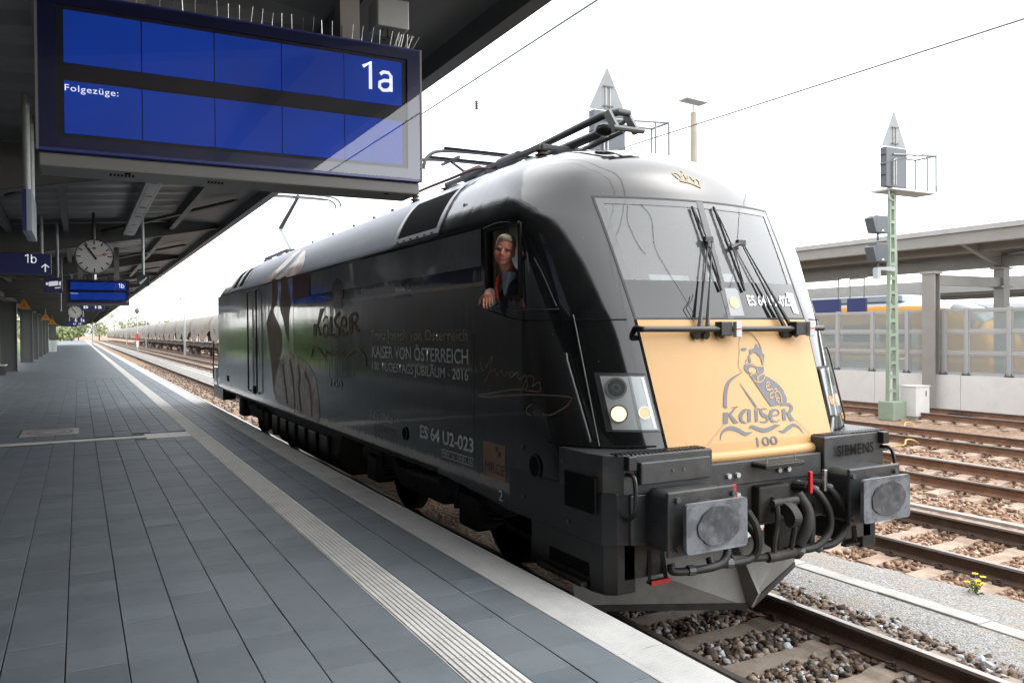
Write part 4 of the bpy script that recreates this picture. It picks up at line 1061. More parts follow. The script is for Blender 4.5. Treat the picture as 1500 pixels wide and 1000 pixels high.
for y in (5.0, 5.55):
    b = MB(); b.tube(spline([(-.98,y,4.36),(-.93,y,4.50),(-.72,y,4.60),(0,y,4.62),(.72,y,4.60),(.93,y,4.50),(.98,y,4.36)], 5), .022, 8); b.build('contact_strip', MT['panto'], pf, smooth=40)
    MB().box(-.70,.70,y-.025,y+.025,4.62,4.65).build('carbon_strip', MT['grille'], pf)
b = MB()
for x in (-.5,.5): b.bar((x,5.0,4.55),(x,5.55,4.55),.03,.03); b.tube([(x,5.28,4.55),(x*.6,5.1,4.34)],.02,6)
b.build('head_frame', MT['panto'], pf)
MB().tube([(-.45,4.0,4.28),(-.45,3.55,4.28)], .06, 12).build('drive_cylinder', MT['blackplain'], pf)
b = MB()
for k in range(8): b.tube([(-.5+.0*k,4.45+k*.05,4.27),(-.5,4.47+k*.05,4.27)], .075, 12)
b.build('spring', MT['panto'], pf)
# rear pantograph, raised to the wire
pr = MB()
for a, c in (((-.55,14.2,4.24),(-.55,16.6,4.24)),((.55,14.2,4.24),(.55,16.6,4.24)),((-.55,14.2,4.24),(.55,14.2,4.24)),((-.55,16.6,4.24),(.55,16.6,4.24)),((-.55,15.4,4.24),(.55,15.4,4.24))): pr.bar(a, c, .06, .05)
pr = pr.build('pantograph', MT['panto'], loco); tag(pr, 'rear pantograph raised to the wire')
for x, y in ((-.55,14.2),(.55,14.2),(-.55,16.6),(.55,16.6)): insulator(x, y, 4.02, .2, pr)
MB().tube([(0,15.8,4.3),(0,17.4,5.12)], [.07,.055], 10).build('pantograph_arm', MT['palesteel'], pr)
MB().tube([(0,17.4,5.12),(0,15.4,5.66)], [.06,.04], 8).build('pantograph_arm', MT['panto'], pr)
MB().tube([(.15,16.4,4.3),(.15,17.55,5.0)], .03, 6).build('coupling_rod', MT['panto'], pr)
for y in (15.2,15.6):
    MB().tube(spline([(-.98,y,5.45),(-.93,y,5.58),(-.72,y,5.67),(0,y,5.69),(.72,y,5.67),(.93,y,5.58),(.98,y,5.45)], 4), .022, 6).build('contact_strip', MT['panto'], pr)

# ---- front end below the nose
for s in (-1, 1):
    X = lambda a: s*a
    def sbox(x0, x1, *r): 
        a, c = sorted((s*x0, s*x1)); return MB().box(a, c, *r)
    # step box beside the gold panel
    b = MB(); poly = [(.59,.375),(1.36,.42),(1.47,.52),(1.505,.66),(1.505,1.05),(.59,.9)]
    b.prism(poly, lambda x, y: (s*x, y, 1.22), lambda x, y: (s*x, y, 1.503))
    st = b.build('step_box', MT['grey_under'] if s > 0 else MT['grey_under'], loco, bevel=.012)
    tr = MB()
    for k in range(22):
        x = .63+k*.036; tr.box(*sorted((s*x, s*(x+.018))), .41+(.02 if k > 18 else 0), .52, 1.504, 1.512)
    tr.build('tread_grating', MT['blackplain'], st)
    if s < 0:
        pl = MB().box(-1.26,-.63,.352,.40,1.295,1.455); pl.build('cover_plate', MT['grey_under'], st, bevel=.01)
        for k in range(2): MB().tube([(-.98+.1*k,.36,1.38),(-.98+.1*k,.345,1.38)], .012, 8).build('bolt', MT['panto'], st)
    # handle
    MB().tube(spline([(s*1.33,.42,1.37),(s*1.34,.33,1.36),(s*1.35,.30,1.25),(s*1.35,.31,1.12),(s*1.33,.42,1.05)], 5), .016, 8).build('grab_handle', MT['blackplain'], loco, smooth=40)
    MB().box(*sorted((s*1.29,s*1.36)), .36, .46, 1.40, 1.50).build('handle_bracket', MT['blackplain'], loco, bevel=.006)
    # corner skirt with step openings
    poly = [(1.25,.44),(1.40,.45),(1.48,.52),(1.505,.64),(1.505,1.86),(1.25,1.86)]
    b = MB(); b.prism(poly, lambda x, y: (s*x, y, .86), lambda x, y: (s*x, y, 1.24)); b.build('corner_skirt', MT['blackplain'], loco, bevel=.012)
    b = MB(); b.prism([(1.20,.50),(1.36,.50),(1.44,.56),(1.47,.68),(1.47,1.55),(1.20,1.55)], lambda x, y: (s*x, y, .50), lambda x, y: (s*x, y, .862)); b.build('step_skirt', MT['blackplain'], loco, bevel=.012)
    MB().box(*sorted((s*1.495,s*1.512)), .56, .96, 1.08, 1.34).build('step_opening', MT['grille'], loco)
    MB().box(*sorted((s*1.46,s*1.475)), .70, 1.25, .60, .70).build('step_opening', MT['grille'], loco)
    MB().box(*sorted((s*1.30,s*1.53)), .72, 1.35, .53, .56).build('step', MT['grimy'], loco)
    b = MB(); b.prism([(1.86,.86),(2.3,.90),(3.4,.95),(3.4,1.02),(1.86,1.02)], lambda y, z: (s*1.40,y,z), lambda y, z: (s*1.4985,y,z)); b.build('side_skirt', MT['black'], loco)
    # buffer
    bx = MB(); poly = [(.63,.85),(1.17,.85),(1.17,1.22),(1.13,1.26),(.67,1.26),(.63,1.22)]
    bx.prism(poly, lambda x, z: (s*x, .16, z), lambda x, z: (s*x, .62, z))
    bf_ = bx.build('buffer', MT['grey_under'], loco, bevel=.02)
    MB().tube([(s*.875,.17,1.04),(s*.875,.06,1.04)], [.17,.15], 24).build('buffer_sleeve', MT['grimy'], bf_, smooth=40)
    MB().box(*sorted((s*.60,s*1.20)), .14, .17, .83, 1.275).build('buffer_flange', MT['grey_under'], bf_, bevel=.01)
    for dx in (-.25,.25):
        for dz in (-.16,.17): MB().tube([(s*.875+dx,.14,1.05+dz),(s*.875+dx,.115,1.05+dz)], .02, 6).build('bolt', MT['panto'], bf_)
    w_, h_ = .274, .170; rp_ = []
    for (cx, cz, a0) in ((w_-.03,h_-.03,0),(-w_+.03,h_-.03,90),(-w_+.03,-h_+.03,180),(w_-.03,-h_+.03,270)):
        for k in range(5): a = math.radians(a0+k*22.5); rp_.append((cx+.03*math.cos(a), cz+.03*math.sin(a)))
    b = MB(); b.prism(rp_, lambda x, z: (s*.875+x, .0+.04*(x/w_)**2*.3+.0, 1.0426+z), lambda x, z: (s*.875+x, .045, 1.0426+z)); b.build('buffer_plate', MT['bufplate'], bf_, bevel=.006)
    pts = []
    for k in range(64):
        a = 2*PI*k/64; r = .138*(1+.03*math.sin(2*a+s)+.02*math.sin(5*a+2*s)+.015*math.sin(11*a)); pts.append((s*.875+1.4*r*math.cos(a)+.008, 1.045+r*.95*math.sin(a)))
    MB().flat(pts, lambda x, z: (x, -.0035+.012*((x-s*.875)/w_)**2, z)).build('grease_patch', MT['greasy'], bf_)
    # lower brackets
    b = MB(); 
    for dx in (-.075,.075): b.bar((s*1.02+dx*.7,.50,.80),(s*1.02+dx,.48,.56),.02,.03)
    b.bar((s*1.02-.085,.48,.56),(s*1.02+.085,.48,.56),.05,.02); st2 = b.build('shunter_step', MT['blackplain'] , loco)
    if s < 0: MB().bar((s*1.02-.085,.45,.565),(s*1.02+.085,.45,.565),.012,.03).build('red_edge', MT['red'], st2)
    MB().box(*sorted((s*.95,s*1.30)), .5, .9, .60, .88).build('corner_bracket', MT['grimy'], loco)
lettering('maker_writing', 'SIEMENS', MT['grille'], loco, lambda u, v: (u, .352+.0585*(u-.59), v), .72, 1.20, 1.335, 1.425, weight=.02)
# buffer beam
b = MB(); b.box(-1.30,1.30,.42,.60,.86,1.22); b.build('buffer_beam', MT['grey_under'], loco, bevel=.012)
b = MB(); b.box(-.585,.585,.40,.50,1.20,1.38); b.build('beam_plate', MT['grey_under'], loco, bevel=.01)
b = MB(); b.box(-.18,.23,.25,.42,1.325,1.36); bs = b.build('coupling_step', MT['blackplain'], loco, bevel=.006)
t_ = MB()
for k in range(12): t_.box(-.165+k*.033,-.148+k*.033,.255,.40,1.36,1.366)
t_.build('tread_grating', MT['panto'], bs)
for x in (-.12,.18): MB().tube([(x,.30,1.36),(x,.30,1.41)], .006, 6).build('step_pin', MT['polished'], bs)
for x, z in ((-.42,1.28),(-.33,1.28),(-.33,1.13),(-.42,1.13),(.10,1.28),(.20,1.28),(.10,1.16),(.32,1.16)):
    MB().tube([(x,.40,z),(x,.375,z)], .02, 8).build('bolt', MT['palesteel'], loco)
# draw hook and screw coupling
b = MB(); b.prism(spline([(-.02,.44),(.10,.98) if False else (.06,.44),(.06,.30),(.02,.16),(-.06,.10),(-.13,.14),(-.12,.20),(-.06,.22),(-.05,.30),(-.06,.44)],4), lambda z, y: (-.04, y, 1.03+z), lambda z, y: (.04, y, 1.03+z))
b.build('draw_hook', MT['grimy'], loco, bevel=.01)
b = MB(); b.box(-.16,.16,.34,.44,.90,1.18); b.build('hook_plate', MT['grimy'], loco, bevel=.015)
cp = MB()
for x in (-.085,.085): cp.tube(spline([(x,.24,1.08),(x*1.1,.22,.95),(x*1.15,.25,.78),(x,.27,.66)], 5), .022, 8)
cp.tube([(-.13,.24,1.07),(.13,.24,1.07)], .03, 10); cp.tube([(-.15,.27,.66),(.15,.27,.66)], .04, 10)
cp.tube([(-.45,.33,.67),(-.15,.28,.66)], .03, 8)
cp.build('screw_coupling', MT['grimy'], loco, smooth=40)
MB().ell((.16,.27,.66),.055,.05,.055,10,8).build('coupling_nut', MT['grimy'], loco, smooth=40)
MB().tube(spline([(-.26,.36,1.0),(-.25,.28,.9),(-.24,.27,.75),(-.27,.30,.66)], 5), .03, 8).build('shackle', MT['grimy'], loco, smooth=40)
MB().tube(spline([(.20,.30,1.10),(.24,.24,.98),(.22,.22,.86),(.17,.26,.72)], 5), [.05]*10+[.045]*6 if False else .045, 10).build('shackle', MT['grimy'], loco, smooth=40)
# brake hoses with cocks
for k, (x0, xb, zb, hm) in enumerate(((.30,.47,.70,'red'),(.46,.66,.69,'polished'))):
    h = MB().tube(spline([(x0,.42,1.13),(x0+.03,.30,1.14),(x0+.10,.24,1.06),(xb,.22,.92),(xb-.02,.22,.78),(xb-.14,.23,.69),(xb-.30,.26,.675),(xb-.42,.28,.68)], 6), .030, 10).build('brake_hose', MT['rubber'], loco, smooth=50)
    MB().tube([(x0,.44,1.13),(x0+.02,.30,1.14)], .045, 10).build('hose_cock', MT['grimy'], h)
    MB().box(x0-.012,x0+.018,.25,.28,1.10,1.27).build('cock_handle', MT[hm], h, bevel=.005)
    for q in ((x0+.05,.285,1.125),(xb-.30,.26,.675)): MB().tube([q,(q[0]+.03,q[1]-.01,q[2]-.015)], .037, 10).build('hose_clamp', MT['panto'], h)
MB().tube(spline([(.36,.40,1.05),(.37,.32,.95),(.36,.30,.80),(.33,.30,.68)],5), .028, 8).build('brake_hose', MT['rubber'], loco, smooth=50)
for k, (x0, x1) in enumerate(((-.98,-.52),(-.62,-.22))):
    h = MB().tube(spline([(x1,.42,.90),(x1+.02,.33,.80),(x1-.02,.30,.70),(x1-.14,.30,.655),(x0,.33,.66),(x0-.02,.36,.71)], 6), .030, 10).build('brake_hose', MT['rubber'], loco, smooth=50)
    MB().tube([(x0+.10,.318,.657),(x0+.15,.31,.656)], .038, 10).build('hose_clamp', MT['panto'], h)
MB().box(-.40,-.37,.36,.39,1.10,1.22).build('cock_handle', MT['red'], loco, bevel=.004)
b = MB(); b.prism([(.10,.42),(.55,.42),(.45,.66),(.20,.66)], lambda x, y: (x, y, .62), lambda x, y: (x, y, 1.0)); b.build('air_reservoir', MT['grimy'], loco, bevel=.03)
# snow plough
for s in (-1, 1):
    b = MB(); P = [(0.03,.62,.16),(1.22,1.28,.15),(1.32,1.20,.70),(.03,.80,.60)]
    P = [(s*x if i in (1,2) else (s*.0 if True else x), y, z) for i, (x, y, z) in enumerate(P)]
    nn = (Vector(P[1])-Vector(P[0])).cross(Vector(P[3])-Vector(P[0])).normalized()
    if nn.y < 0: nn = -nn
    b.add(P + [tuple(Vector(p)+nn*.02) for p in P], [(0,1,2,3),(7,6,5,4),(0,1,5,4),(1,2,6,5),(2,3,7,6),(3,0,4,7)])
    pw = b.build('plough_blade', MT['plough'], loco)
    MB().bar(Vector(P[0])+Vector((s*.02,-.012,.01)), Vector(P[1])+Vector((0,-.012,.01)), .014, .05).build('wear_strip', MT['grimy'], pw)
b = MB(); b.prism([(.58,.17),(.50,.30),(.72,.62),(.80,.60),(.64,.17)], lambda y, z: (-.012,y,z), lambda y, z: (.012,y,z)); b.build('plough_nose', MT['plough'], loco)

# ---- wipers, bar and mirrors on the nose
bar_y = .73
nb = MB(); nb.tube(spline([(-.93,sy(-.93,2.40)-.01,2.395),(-.955,.74,2.385),(-.90,.722,2.385),(-.5,.715,2.382),(0,.712,2.38),(.5,.715,2.38),(.98,.722,2.382)], 4), [.030]*9+[.024]*17 if False else .024, 10)
nose_bar = nb.build('nose_bar', MT['blackplain'], loco, smooth=40)
for x in (-.155, .675):
    c = MB(); c.box(x-.06,x+.06,.68,.76,2.325,2.44); c.build('bar_clamp', MT['blackplain'], nose_bar, bevel=.008)
    c = MB(); c.box(x+.075,x+.135,.655,.70,2.315,2.44); c.build('bar_camera', MT['palesteel'], nose_bar, bevel=.004)
    MB().box(x+.075,x+.135,.652,.6549,2.378,2.386).build('red_line', MT['red'], nose_bar)
    MB().tube([(x-.03,.78,2.38),(x-.03,.70,2.33)], .03, 8).build('wiper_motor', MT['blackplain'], nose_bar)
for x in (-.42,-.33,.55,.60):
    MB().tube([(x,sy(x,2.36),2.35),(x,sy(x,2.36)-.07,2.33)], .032, 12).build('wiper_spindle', MT['blackplain'], loco, smooth=40)
W_ = FR(.045); W2 = FR(.025)
for (t0, t1, mid, feet) in (((-.105,3.42),(-.030,2.70),(-.045,3.13),((-.40,2.36),(-.32,2.36))), ((.140,3.435),(.232,2.70),(.33,3.12),((.56,2.38),(.635,2.40)))):
    wp_ = MB()
    bl = MB(); bl.tube([W2(t0[0]+(t1[0]-t0[0])*k/10, t0[1]+(t1[1]-t0[1])*k/10) for k in range(11)], .011, 6)
    bl.tube([FR(.02+.035*math.sin(PI*k/10))(t0[0]+(t1[0]-t0[0])*k/10+.012, t0[1]+(t1[1]-t0[1])*k/10) for k in range(11)], .006, 6)
    wpo = bl.build('wiper_blade', MT['rubber'], loco)
    mb_ = ((t0[0]+t1[0])/2+.0, (t0[1]+t1[1])/2)
    a = MB()
    a.tube([W_(*mb_), W_(mid[0], mid[1])], .018, 8)
    for i_, ft in enumerate(feet):
        q0 = (mid[0]+(.0 if i_ == 0 else .03), mid[1]-.02*i_)
        a.tube([FR(.05)(*q0), FR(.055)((q0[0]*.5+ft[0]*.5), (q0[1]+ft[1])/2), FR(.06)(*ft)], [.006,.009,.020], 6)
    a.build('wiper_arm', MT['blackplain'], wpo)
    MB().obox(W_(mid[0], mid[1]), .09, .04, .05, Matrix.Identity(3)).build('wiper_joint', MT['blackplain'], wpo, bevel=.006)
MB().tube([W2(-.40,2.44),W2(-.44,2.55),W2(-.36,2.62),W2(-.34,2.66)], .004, 5).build('washer_pipe', MT['rubber'], loco)

# ---- running gear
def wheelset(y, par):
    ax = MB().tube([(-1.0,y,.575),(1.0,y,.575)], .08, 12).build('wheelset', MT['grimy'], par)
    for s in (-1,1):
        prof = [(.10,.02),(.12,.10),(.10,.30),(.07,.46),(.10,.52),(.10,.575),(-.035,.60),(-.04,.52),(-.02,.44),(-.02,.1)]
        b = MB(); b.tube([(s*(.69+p[0]),y,.575) for p in prof], [p[1] for p in prof], 32); b.build('wheel', MT['grimy'], ax, smooth=35)
for k, cy in enumerate((4.69, 14.59)):
    bo = MB()
    for s in (-1,1):
        poly = [(-2.2,.72),(-1.95,.90),(-1.0,.90),(-.7,.70),(.7,.70),(1.0,.90),(1.95,.90),(2.2,.72),(2.15,.62),(1.0,.66),(.7,.48),(-.7,.48),(-1.0,.66),(-2.15,.62)]
        bo.prism(poly, lambda y, z: (s*1.05, cy+y, z), lambda y, z: (s*1.19, cy+y, z))
    bo.box(-1.05,1.05,cy-.35,cy+.35,.45,.72)
    bo = bo.build('bogie', MT['grimy'], loco, bevel=.02)
    for dy in (-1.5,1.5):
        wheelset(cy+dy, bo)
        for s in (-1,1):
            b = MB(); b.box(*sorted((s*1.02,s*1.28)), cy+dy-.22, cy+dy+.22, .40, .74); b.build('axle_box', MT['grimy'], bo, bevel=.04)
            for dd in (-.33,.33):
                b = MB()
                for q in range(7): b.tube([(s*1.12,cy+dy+dd,.50+q*.05),(s*1.12,cy+dy+dd,.525+q*.05)], .085, 14)
                b.build('coil_spring', MT['grimy'], bo)
    for s in (-1,1):
        for dy in (-.25,.25):
            b = MB()
            for q in range(6): b.tube([(s*1.12,cy+dy,.72+q*.05),(s*1.12,cy+dy,.745+q*.05)], .12, 14)
            b.build('coil_spring', MT['grimy'], bo)
        MB().tube([(s*1.33,cy-1.0,.80),(s*1.33,cy-.1,.76)], .045, 10).build('yaw_damper', MT['grimy'], bo)
        for dy in (-2.0,2.0): MB().tube([(s*1.25,cy+dy*.6,.95),(s*1.25,cy+dy*.6,.55)], .04, 8).build('damper', MT['grimy'], bo)
        b = MB(); b.tube(spline([(s*1.15,cy-2.1,.55),(s*.95,cy-2.3,.40),(s*.80,cy-2.35,.25)],5), .03, 8); b.build('sand_pipe', MT['grimy'], bo)
b = MB(); b.prism([(-1.30,.95),(-1.38,.55),(-1.20,.28),(1.20,.28),(1.38,.55),(1.30,.95)], lambda x, z: (x, 7.4, z), lambda x, z: (x, 11.9, z)); b.build('transformer_case', MT['grimy'], loco, bevel=.03)
for y in (7.9,8.6,9.3,10,10.7,11.4): MB().box(-1.41,-1.37,y,y+.45,.45,.80).build('underframe_box', MT['blackplain'], loco, bevel=.01)
b = MB(); b.box(-1.46,1.46,1.95,17.4,.93,1.02); b.build('underframe', MT['grimy'], loco)
# rear end skirts and buffers
for s in (-1,1):
    b = MB(); b.box(*sorted((s*1.18,s*1.50)), 17.3, 18.85, .70, 1.05); b.build('corner_skirt', MT['blackplain'], loco, bevel=.02)
    b = MB(); b.box(*sorted((s*.63,s*1.17)), 18.7, 19.12, .85, 1.25); rb = b.build('buffer', MT['grey_under'], loco, bevel=.02)
    MB().box(*sorted((s*.60,s*1.15)), 19.235, 19.28, .87, 1.21).build('buffer_plate', MT['bufplate'], rb, bevel=.006)
    MB().tube([(s*.875,19.1,1.04),(s*.875,19.25,1.04)], .16, 16).build('buffer_sleeve', MT['grimy'], rb)
    MB().tube([(s*1.545,18.62,1.2),(s*1.545,18.45,2.2)], .015, 6).build('handrail', MT['blackplain'], loco)
    b = MB(); b.box(*sorted((s*1.1,s*1.50)), 18.3, 18.92, 1.02, 1.5); b.build('step_box', MT['silver'], loco, bevel=.02)
# ------------------------------------------------------------------ the driver leaning out of the cab window
def remeshed(name, mb, m, voxel, parent=None, smooth_it=4):
    me = bpy.data.meshes.new(name); me.from_pydata([tuple(p) for p in mb.v], [], mb.f); fixn(me)
    o = bpy.data.objects.new('tmp', me); COL.objects.link(o)
    r = o.modifiers.new('r', 'REMESH'); r.mode = 'VOXEL'; r.voxel_size = voxel
    s = o.modifiers.new('s', 'SMOOTH'); s.iterations = smooth_it; s.factor = .5
    bpy.context.view_layer.update()
    me2 = bpy.data.meshes.new_from_object(o.evaluated_get(bpy.context.evaluated_depsgraph_get()))
    bpy.data.objects.remove(o); me2.name = name
    return mobj(name, me2, m, parent, smooth=180)
per = thing('person', 'man in pale blue shirt and red vest leaning out of the cab window', 'person', (-1.25, 1.95, 1.76))
H = Vector((-1.54, 1.835, 3.055))      # head centre
yaw = math.radians(200)                 # facing the camera: towards -X -Y
# local axes of the head: F forward (towards viewer), S to his left, U up
Fw = Vector((-.80, -1.0, -.22)).normalized(); Sd = Vector((0,0,1)).cross(Fw).normalized(); Up = Fw.cross(Sd)
tilt = Matrix.Rotation(math.radians(-11), 3, Fw)
Sd = tilt @ Sd; Up = tilt @ Up
HM = Matrix((Sd, Fw, Up)).transposed()
def hp(a, f, u): return H + HM @ Vector((a, f, u))
b = MB()
b.ell(hp(0,-.010,.035), .084, .100, .090, 20, 14, HM)
b.ell(hp(0,.018,-.040), .071, .078, .082, 18, 12, HM)
b.ell(hp(0,.055,-.094), .038, .030, .026, 12, 8, HM)                 # chin
for s in (-1,1):
    b.ell(hp(s*.040,.062,-.030), .033, .028, .032, 10, 8, HM)         # cheeks
    b.ell(hp(s*.079,-.012,-.015), .012, .026, .036, 10, 8, HM)        # ears
    b.ell(hp(s*.034,.080,.026), .026, .012, .009, 10, 6, HM)          # brow ridge
b.tube([hp(0,.085,.015), hp(0,.108,-.022), hp(0,.100,-.034)], [.010,.017,.013], 8)
b.ell(hp(0,.086,-.064), .026, .014, .008, 10, 6, HM)                 # lips
b.tube([hp(0,-.015,-.06), Vector((-1.45,1.92,2.87)), Vector((-1.36,1.97,2.80))], [.056,.062,.075], 14)   # neck
# trunk, arms
b.tube([(-1.18,2.03,1.80),(-1.20,2.02,2.15),(-1.24,2.01,2.5),(-1.33,2.0,2.76)], [.17,.165,.19,.15], 18)
b.tube([(-1.33,1.78,2.77),(-1.32,2.0,2.80),(-1.30,2.22,2.74)], [.075,.09,.075], 12)
el = Vector((-1.46,2.17,2.62)); wr = Vector((-1.60,2.02,2.715)); sh = Vector((-1.33,2.17,2.76))
b.tube([sh, (sh+el)/2, el], [.062,.055,.047], 12); b.tube([el, (el+wr)/2, wr], [.047,.042,.030], 12)
b.tube([(-1.30,1.76,2.76),(-1.20,1.60,2.55),(-1.05,1.5,2.42)], [.062,.05,.04], 12)
# right hand hanging over the sill: palm, four fingers, thumb
pd = (Vector((-1.655,1.925,2.66))-wr); pc = wr + pd*.5
b.tube([wr, pc, wr+pd], [.030,.040,.036], 10)
kn = wr+pd; side = Vector((.55,-.45,.2)).normalized(); fd = Vector((-.22,-.42,-.86)).normalized()
for i, (o_, l_) in enumerate(((-.039,.074),(-.013,.084),(.013,.080),(.038,.064))):
    p0 = kn + side*o_; p1 = p0 + (pd.normalized()*.45+fd*.55).normalized()*l_*.5; p2 = p1 + fd*l_*.5; p3 = p2 + (fd*.9+Vector((.3,.1,-.1))).normalized()*l_*.3
    b.tube([p0, p1, p2, p3], [.0105,.0095,.0085,.0065], 8)
t0 = wr + pd*.25 + side*-.034
b.tube([t0, t0+Vector((-.03,.03,-.045)), t0+Vector((-.045,.02,-.085))], [.014,.012,.008], 8)
body_p = remeshed('body', b, MT['skin'], .0048, per, 2)
# hair: short, combed back, grey-fair
hb = MB()
hb.ell(hp(0,-.030,.060), .088, .095, .078, 20, 12, HM)
hb.ell(hp(0,.035,.108), .060, .050, .030, 14, 8, HM)
for s in (-1,1): hb.ell(hp(s*.074,-.022,.030), .012, .048, .045, 10, 8, HM)
for k in range(9): hb.ell(hp(-.05+k*.0125,.058-.004*abs(k-4),.098+.004*math.sin(k*2.2)), .014,.03,.016,8,6,HM)
remeshed('hair', hb, MT['hair'], .007, per, 2)
# eyes, mouth
for s in (-1,1):
    MB().ell(hp(s*.033,.086,.010), .0135,.006,.0065,10,6,HM).build('eye', mat('eye_dark', (.03,.025,.02), .3), per, smooth=60)
    MB().tube([hp(s*.016,.093,.028),hp(s*.034,.095,.034),hp(s*.054,.084,.028)], .004, 6).build('eyebrow', MT['hair'], per)
MB().tube([hp(-.026,.089,-.058),hp(0,.098,-.064),hp(.026,.089,-.058)], .004, 6).build('mouth', mat('lips', (.3,.09,.08), .5), per)
# shirt collar and sleeve, jacket, vest
sb = MB()
sb.tube([(-1.335,2.02,2.79),(-1.40,1.985,2.85),(-1.44,1.96,2.885)], [.115,.085,.072], 16)
sb.tube([el+Vector((.02,.02,.01)), (el+wr)/2, wr+Vector((.012,.012,-.002))], [.060,.056,.046], 14)
sb.tube([sh, (sh+el)/2, el], [.075,.068,.060], 12)
sb.prism([(1.80,2.875),(1.93,2.90),(1.935,2.74),(1.90,2.66)], lambda y, z: (-1.515,y,z), lambda y, z: (-1.44,y,z))
remeshed('shirt', sb, MT['shirt'], .008, per, 2)
jb = MB()
jb.tube([(-1.18,2.03,1.80),(-1.20,2.02,2.15),(-1.25,2.01,2.5),(-1.335,1.98,2.74),(-1.35,1.98,2.81)], [.19,.185,.21,.175,.10], 18)
jb.tube([(-1.33,1.76,2.76),(-1.25,1.60,2.56),(-1.05,1.5,2.42)], [.085,.065,.055], 12)
jb.ell((-1.42,1.80,2.70), .10, .11, .13); jb.ell((-1.44,1.93,2.60), .09, .10, .12)
remeshed('jacket', jb, MT['jacket'], .012, per, 3)
vb = MB()
vb.tube(spline([(-1.38,2.05,2.90),(-1.48,2.03,2.86),(-1.53,2.01,2.77),(-1.53,2.0,2.69),(-1.48,2.0,2.60)],5), .019, 10)
remeshed('vest', vb, MT['vest'], .009, per, 2)
# ------------------------------------------------------------------ canopy over the platform
CE, CZE, CSL = -1.90, 4.78, 0.075      # edge x, edge height, slope
def cz(x): return CZE - CSL*(CE-x)
can = thing('platform_canopy', 'long dark steel canopy roof over the platform', 'canopy', (-5, -20, PZ))
Y0, Y1 = -30, 175
# roof sheet of corrugated panels
for k, (ya, yb) in enumerate([(Y0+i*8-1.5, Y0+i*8+6.5) for i in range(26)]):
    b = MB(); n = 40 if -2 < ya < 50 else 2
    if n == 2:
        b.grid([[(CE,ya,cz(CE)+.14),(CE,yb-.02,cz(CE)+.14)],[(-9.4,ya,cz(-9.4)+.14),(-9.4,yb-.02,cz(-9.4)+.14)]])
    else:
        pr = []
        for i in range(n+1):
            y = ya+(yb-.02-ya)*i/n; q = i % 4
            pr.append((y, .0 if q in (0,1) else .045))
        b.grid([[(CE,y,cz(CE)+.14+h) for y, h in pr],[(-9.4,y,cz(-9.4)+.14+h) for y, h in pr]])
    b.build('roof_sheet', MT['canopy_sheet'], can)
    MB().box(-9.5, CE+.02, ya, yb, cz(-9.4)+.62, cz(-9.4)+.66).build('roof_deck', MT['canopy_steel'], can)
    # rafter of this bay, deeper towards the columns
    y = ya+6.5
    b = MB(); poly = [(CE-.02,cz(CE)+.13),(CE-.02,cz(CE)-.02),(-5.9,cz(-5.9)-.48),(-7.2,cz(-7.2)-.25),(-9.4,cz(-9.4)-.15),(-9.4,cz(-9.4)+.13)]
    b.prism(poly, lambda x, z: (x, y-.02, z), lambda x, z: (x, y+.02, z))
    rft = b.build('rafter', MT['canopy_steel'], can)
    b = MB()
    for p, q in (((CE-.02,cz(CE)-.02),(-5.9,cz(-5.9)-.48)),((-5.9,cz(-5.9)-.48),(-7.2,cz(-7.2)-.25)),((-7.2,cz(-7.2)-.25),(-9.4,cz(-9.4)-.15))): b.bar((p[0],y,p[1]-.012),(q[0],y,q[1]-.012),.2,.022)
    b.build('flange', MT['column'], rft)
for x in (-2.9,-4.9,-5.9,-6.9,-7.9,-8.9):
    MB().box(x-.05,x+.05,Y0,Y1,cz(x)-.06,cz(x)+.12).build('purlin', MT['canopy_steel'], can)
MB().box(CE-.01,CE+.12,Y0-2,Y1+2,CZE-.12,CZE+.42).build('edge_beam', MT['canopy_steel'], can)
MB().box(CE+.12,CE+.15,Y0-2,Y1+2,CZE-.02,CZE+.30).build('gutter', MT['canopy_sheet'], can)
MB().box(-8.05,-7.65,Y0,Y1,cz(-7.8)-.22,cz(-7.8)-.02).build('longitudinal_beam', MT['canopy_steel'], can)
for k, x in enumerate((-3.4,)):      # diagonal wind braces seen from below
    for i in range(6):
        y = 2.5+i*8; MB().bar((-2.2,y+.3,cz(-2.2)-.02),(-5.6,y+7.4,cz(-5.6)-.06),.09,.05).build('wind_brace', MT['column'], can)
# columns
ordn = ['first','second','third','fourth','fifth','sixth','seventh','eighth']
cys = [44.5,60.5,68.5,76.5,84.5,92.5,108.5,124.5]
for i, y in enumerate([-3.5,12.5,28.5]+cys):
    seen = y > 40
    wd = .75 if (i % 2 == 0 or i < 5) else .42
    lab = 'broad grey canopy column, %s counted from the near end of the visible row' % ordn[i-3] if seen else 'grey canopy column at the back of the platform'
    if seen and wd < .5: lab = 'narrow grey canopy column, %s counted from the near end of the visible row' % ordn[i-3]
    t = thing('canopy_column', lab, 'column', (-7.9,y,PZ), 'columns carrying the platform canopy')
    x1 = -7.50; zt = cz(-7.8)-.22
    MB().box(x1-wd+.03, x1-.03, y-.13, y+.13, PZ, zt).build('shaft', MT['column'], t)
    for xx in (x1-.03, x1-wd): MB().box(xx, xx+.03, y-.20, y+.20, PZ, zt).build('flange', MT['column'], t)
    MB().box(x1-wd-.05, x1+.05, y-.25, y+.25, PZ, PZ+.03).build('base_plate', MT['column'], t)

